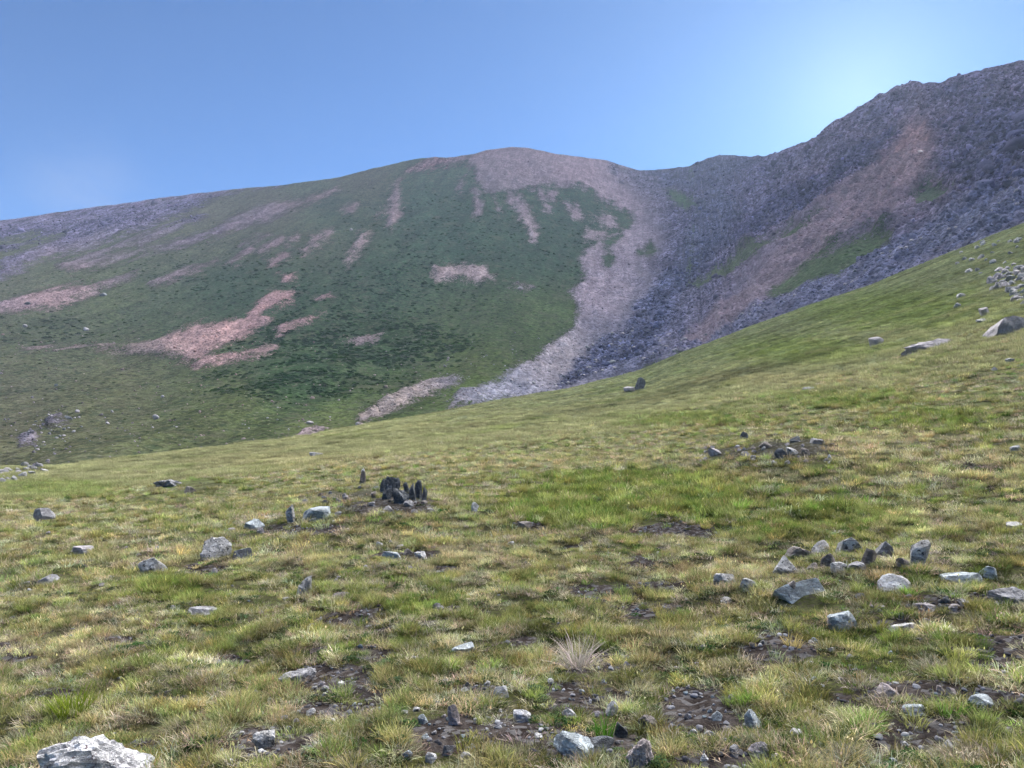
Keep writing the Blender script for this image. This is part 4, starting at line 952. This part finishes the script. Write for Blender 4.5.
scatter('meadow_grass', np.c_[x, y, z][keep], np.c_[g.normal(0, .05, (m_, 2)), g.uniform(0, 6.28, m_)], np.c_[s, s, s * .9], g.integers(0, 4, m_), np.clip(c[keep], .01, .6), FAR, 'far grass rolling up to the crest of the meadow', 'grass')

# gravel on the bare soil
n = 26000
x, y = place_near(n, 2.4, 11, 1.5); z = meadow_z(x, y); u, v, bare, lush, dry, hill, r = ground_fields(x, y, z)
keep = g.uniform(0, 1, n) < (smooth(.25, .8, bare) * 0.75 + 0.04)
x, y, z = x[keep], y[keep], z[keep]; n = len(x)
s = np.exp(g.normal(-4.75, 0.5, n)).clip(0.004, 0.024)
pal = np.array([(0.20,0.20,0.22),(0.12,0.115,0.12),(0.30,0.30,0.32),(0.16,0.13,0.12),(0.07,0.07,0.08),(0.40,0.40,0.41),(0.15,0.18,0.20)])
t_ = pal[g.choice(7, n, p=[.24,.22,.12,.16,.16,.03,.07])] * np.exp(g.normal(0, .15, n))[:, None]
scatter('gravel', np.c_[x, y, z + s * .3], g.uniform(-.3, .3, (n, 3)) + np.c_[np.zeros((n, 2)), g.uniform(0, 6.28, n)], np.c_[s, s * g.uniform(.6, 1, n), s * g.uniform(.35, .8, n)], g.integers(0, 8, n), t_, rock_forms(8, 1300, 3), 'small grey stones and chips on the bare soil', 'gravel')
print('gravel', n)

# dwarf shrubs on the mountainside
SHR = [cushion(200 + i, 260, 1.0, 0.55, 0.26) for i in range(4)]
n = 110000
u = g.uniform(-60, 1000, n); vb0 = np.interp(u, CREST[:, 0], CREST[:, 1]) + 5; v = vb0 + (cubic_sky(u) + 8 - vb0) * g.uniform(0, 1, n)
x, y, z, rj, ci = mtn_at(u, v)
sd = SD[rj, ci] + fbm(x / 8, y / 8, z / 8, 3) * 8
zone = np.maximum.reduce([smooth(1.3, .6, ell(u, v, [(330,350,110,45),(280,385,90,18),(420,345,60,30)])), 0.55 * smooth(1.3, .5, ell(u, v, [(230,275,110,35),(450,230,120,50),(560,250,40,40),(60,330,70,20),(380,290,120,40)]))])
cl = fbm(x / 13, y / 13, z / 13, 3)
keep = (sd < -3) & (g.uniform(0, 1, n) < 0.05 + (0.05 + zone) * smooth(-.05, .35, cl + 0.2 * zone) * 0.5)
x, y, z, u, v, rj, ci, zone = [q[keep] for q in (x, y, z, u, v, rj, ci, zone)]; n = len(x)
s = g.uniform(0.45, 1.25, n)
lt = (g.uniform(0, 1, n) < 0.62 - 0.5 * zone)[:, None]; s = np.where(lt[:, 0], s * .6, s) * np.clip(y / 320, .45, 1.1) * (0.6 + 0.4 * np.clip(zone, 0, 1))
c = np.where(lt, vegc[rj, ci] * [1.5, 1.4, 1.25], vegc[rj, ci] * [0.55, 0.76, 0.56]) * np.exp(g.normal(0, .28, n))[:, None]
scatter('dwarf_shrubbery', np.c_[x, y, z], np.c_[g.normal(0, .1, (n, 2)), g.uniform(0, 6.28, n)], np.c_[s, s, s * .8], g.integers(0, 4, n), c, SHR, 'dark low willow scrub in mats on the green mountainside', 'scrub')
print('shrubs', n)

# single tufts that stand out
def own_tuft(u, v, px, name, label, cat, cc, **kw):
    x, y, z = hit(u, v); s = px * y / F
    m, t, out = new_mat(name)
    sh = t.node('ShaderNodeAttribute', attribute_name='shade').outputs['Color']
    cl = t.mix(1.0, cc, sh, 'MULTIPLY')
    mx = t.node('ShaderNodeMixShader', ins={0: .25, 1: t.node('ShaderNodeBsdfDiffuse', ins={'Color': cl}).outputs[0], 2: t.node('ShaderNodeBsdfTranslucent', ins={'Color': cl}).outputs[0]})
    t.l.new(mx.outputs[0], out.inputs[0])
    o = blades(**kw); o.name = name; o.data.materials[0] = m; link(o); o.location = (x, y, z); o.scale = (s, s, s); tag(o, label, cat)
own_tuft(578, 668, 52, 'dead_tussock', 'pale grey dead tussock fanned out flat in the meadow', 'grass tussock', (0.36, 0.33, 0.29), seed=301, n=130, spread=.22, hgt=.75, wid=.022, lean=.85, curl=.7, seg=4)
own_tuft(604, 742, 30, 'green_sprig', 'vivid green sprig beside the narrow dark upright stone', 'sprig', (0.06, 0.15, 0.02), seed=302, n=60, spread=.25, hgt=1.0, wid=.05, lean=.4, curl=.5, seg=4)
own_tuft(70, 715, 40, 'green_tussock', 'bright yellow-green tussock above the white quartz rock', 'grass tussock', (0.13, 0.18, 0.02), seed=303, n=110, spread=.4, hgt=.8, wid=.035, lean=.5, curl=.6, seg=4)

# ------------------------------------------------------------------ air
HAZE = 0.00017
gz_top = float(MZ2.max())
hv = [(x_, y_, z_) for x_ in (-1500, 1500) for y_ in (-300, 1500) for z_ in (-110, float(gz_top) + 4)]
hf = [(0,1,3,2),(4,6,7,5),(0,4,5,1),(2,3,7,6),(0,2,6,4),(1,5,7,3)]
hm = bpy.data.materials.new('haze_air'); hm.use_nodes = True; hm.node_tree.nodes.clear()
t = NT(hm.node_tree); out = t.node('ShaderNodeOutputMaterial')
pv = t.node('ShaderNodeVolumePrincipled', ins={'Color': (0.60, 0.74, 1.0, 1), 'Density': HAZE, 'Anisotropy': 0.0})
t.l.new(pv.outputs[0], out.inputs['Volume'])
hz_ = link(mesh_obj('haze', hv, hf, hm)); tag(hz_, 'thin blue mountain haze over the valley', 'haze', kind='stuff')

# ------------------------------------------------------------------ light, sky, camera
SUN_AZ, SUN_EL = R(24.3), R(21.5)
w = bpy.data.worlds.new('World'); sc.world = w; w.use_nodes = True
t = NT(w.node_tree); w.node_tree.nodes.clear()
sky = t.node('ShaderNodeTexSky', sky_type='NISHITA', sun_disc=False, sun_elevation=SUN_EL, sun_rotation=SUN_AZ, altitude=3200, air_density=1.0, dust_density=1.6, ozone_density=3.0)
skc = t.mix(1.0, sky.outputs[0], (0.185, 0.385, 0.545), 'MULTIPLY')
dirv = t.node('ShaderNodeTexCoord').outputs['Generated']
bg = t.node('ShaderNodeBackground', ins={'Color': skc, 'Strength': 0.05})
wisp = t.noise(t.node('ShaderNodeMapping', ins={0: dirv, 'Scale': (1, 1, 3.2)}).outputs[0], 5.0, 5, 0.55, 0.3)
far_l = t.node('ShaderNodeVectorMath', operation='DISTANCE', ins={0: dirv, 1: (-0.47, 0.847, 0.255)}).outputs['Value']
wm = t.math('MULTIPLY', t.ramp(wisp, 0.35, 0.65), t.ramp(far_l, 0.09, 0.0))
cs = t.mix(t.math('MULTIPLY', wm, 0.22), skc, (1.9, 2.2, 2.9))
# the bright air around the sun, which stands just behind the ridge
sun_v = (math.sin(SUN_AZ) * math.cos(SUN_EL), math.cos(SUN_AZ) * math.cos(SUN_EL), math.sin(SUN_EL))
ds = t.node('ShaderNodeVectorMath', operation='DISTANCE', ins={0: dirv, 1: sun_v}).outputs['Value']
gl_ = t.math('ADD', t.math('MULTIPLY', t.math('EXPONENT', t.math('MULTIPLY', t.math('MULTIPLY', ds, ds), -160.0)), 0.17), t.math('MULTIPLY', t.math('EXPONENT', t.math('MULTIPLY', ds, -3.4)), 0.37))
cs = t.mix(1.0, cs, t.scalecol(t.mix(0.0, (2.45, 2.45, 2.35), (1, 1, 1)), gl_), 'ADD')
t.l.new(cs, bg.inputs['Color'])
out = t.node('ShaderNodeOutputWorld'); t.l.new(bg.outputs[0], out.inputs[0])
sd_ = bpy.data.lights.new('sun', 'SUN'); sd_.energy = 5.0; sd_.angle = R(135); sd_.color = (1.0, 0.965, 0.92)
so = link(bpy.data.objects.new('sun', sd_))
dv = Vector((math.sin(SUN_AZ) * math.cos(SUN_EL), math.cos(SUN_AZ) * math.cos(SUN_EL), math.sin(SUN_EL)))
so.rotation_euler = dv.to_track_quat('Z', 'Y').to_euler()
cam = bpy.data.cameras.new('camera'); co = link(bpy.data.objects.new('camera', cam)); sc.camera = co
co.location = (0, 0, EYE); co.rotation_euler = (R(90), 0, 0)
cam.sensor_width = 36; cam.lens = 36 * F / 1024; cam.shift_y = (HY - 384) / 1024; cam.clip_start = 0.05; cam.clip_end = 30000
sc.view_settings.view_transform = 'Standard'; sc.view_settings.look = 'None'; sc.view_settings.exposure = 2.4; sc.view_settings.gamma = 1.0
sc.cycles.max_bounces = 4; sc.cycles.diffuse_bounces = 3; sc.cycles.transmission_bounces = 2; sc.cycles.glossy_bounces = 2
sc.cycles.use_denoising = True; sc.cycles.denoising_prefilter = 'ACCURATE'
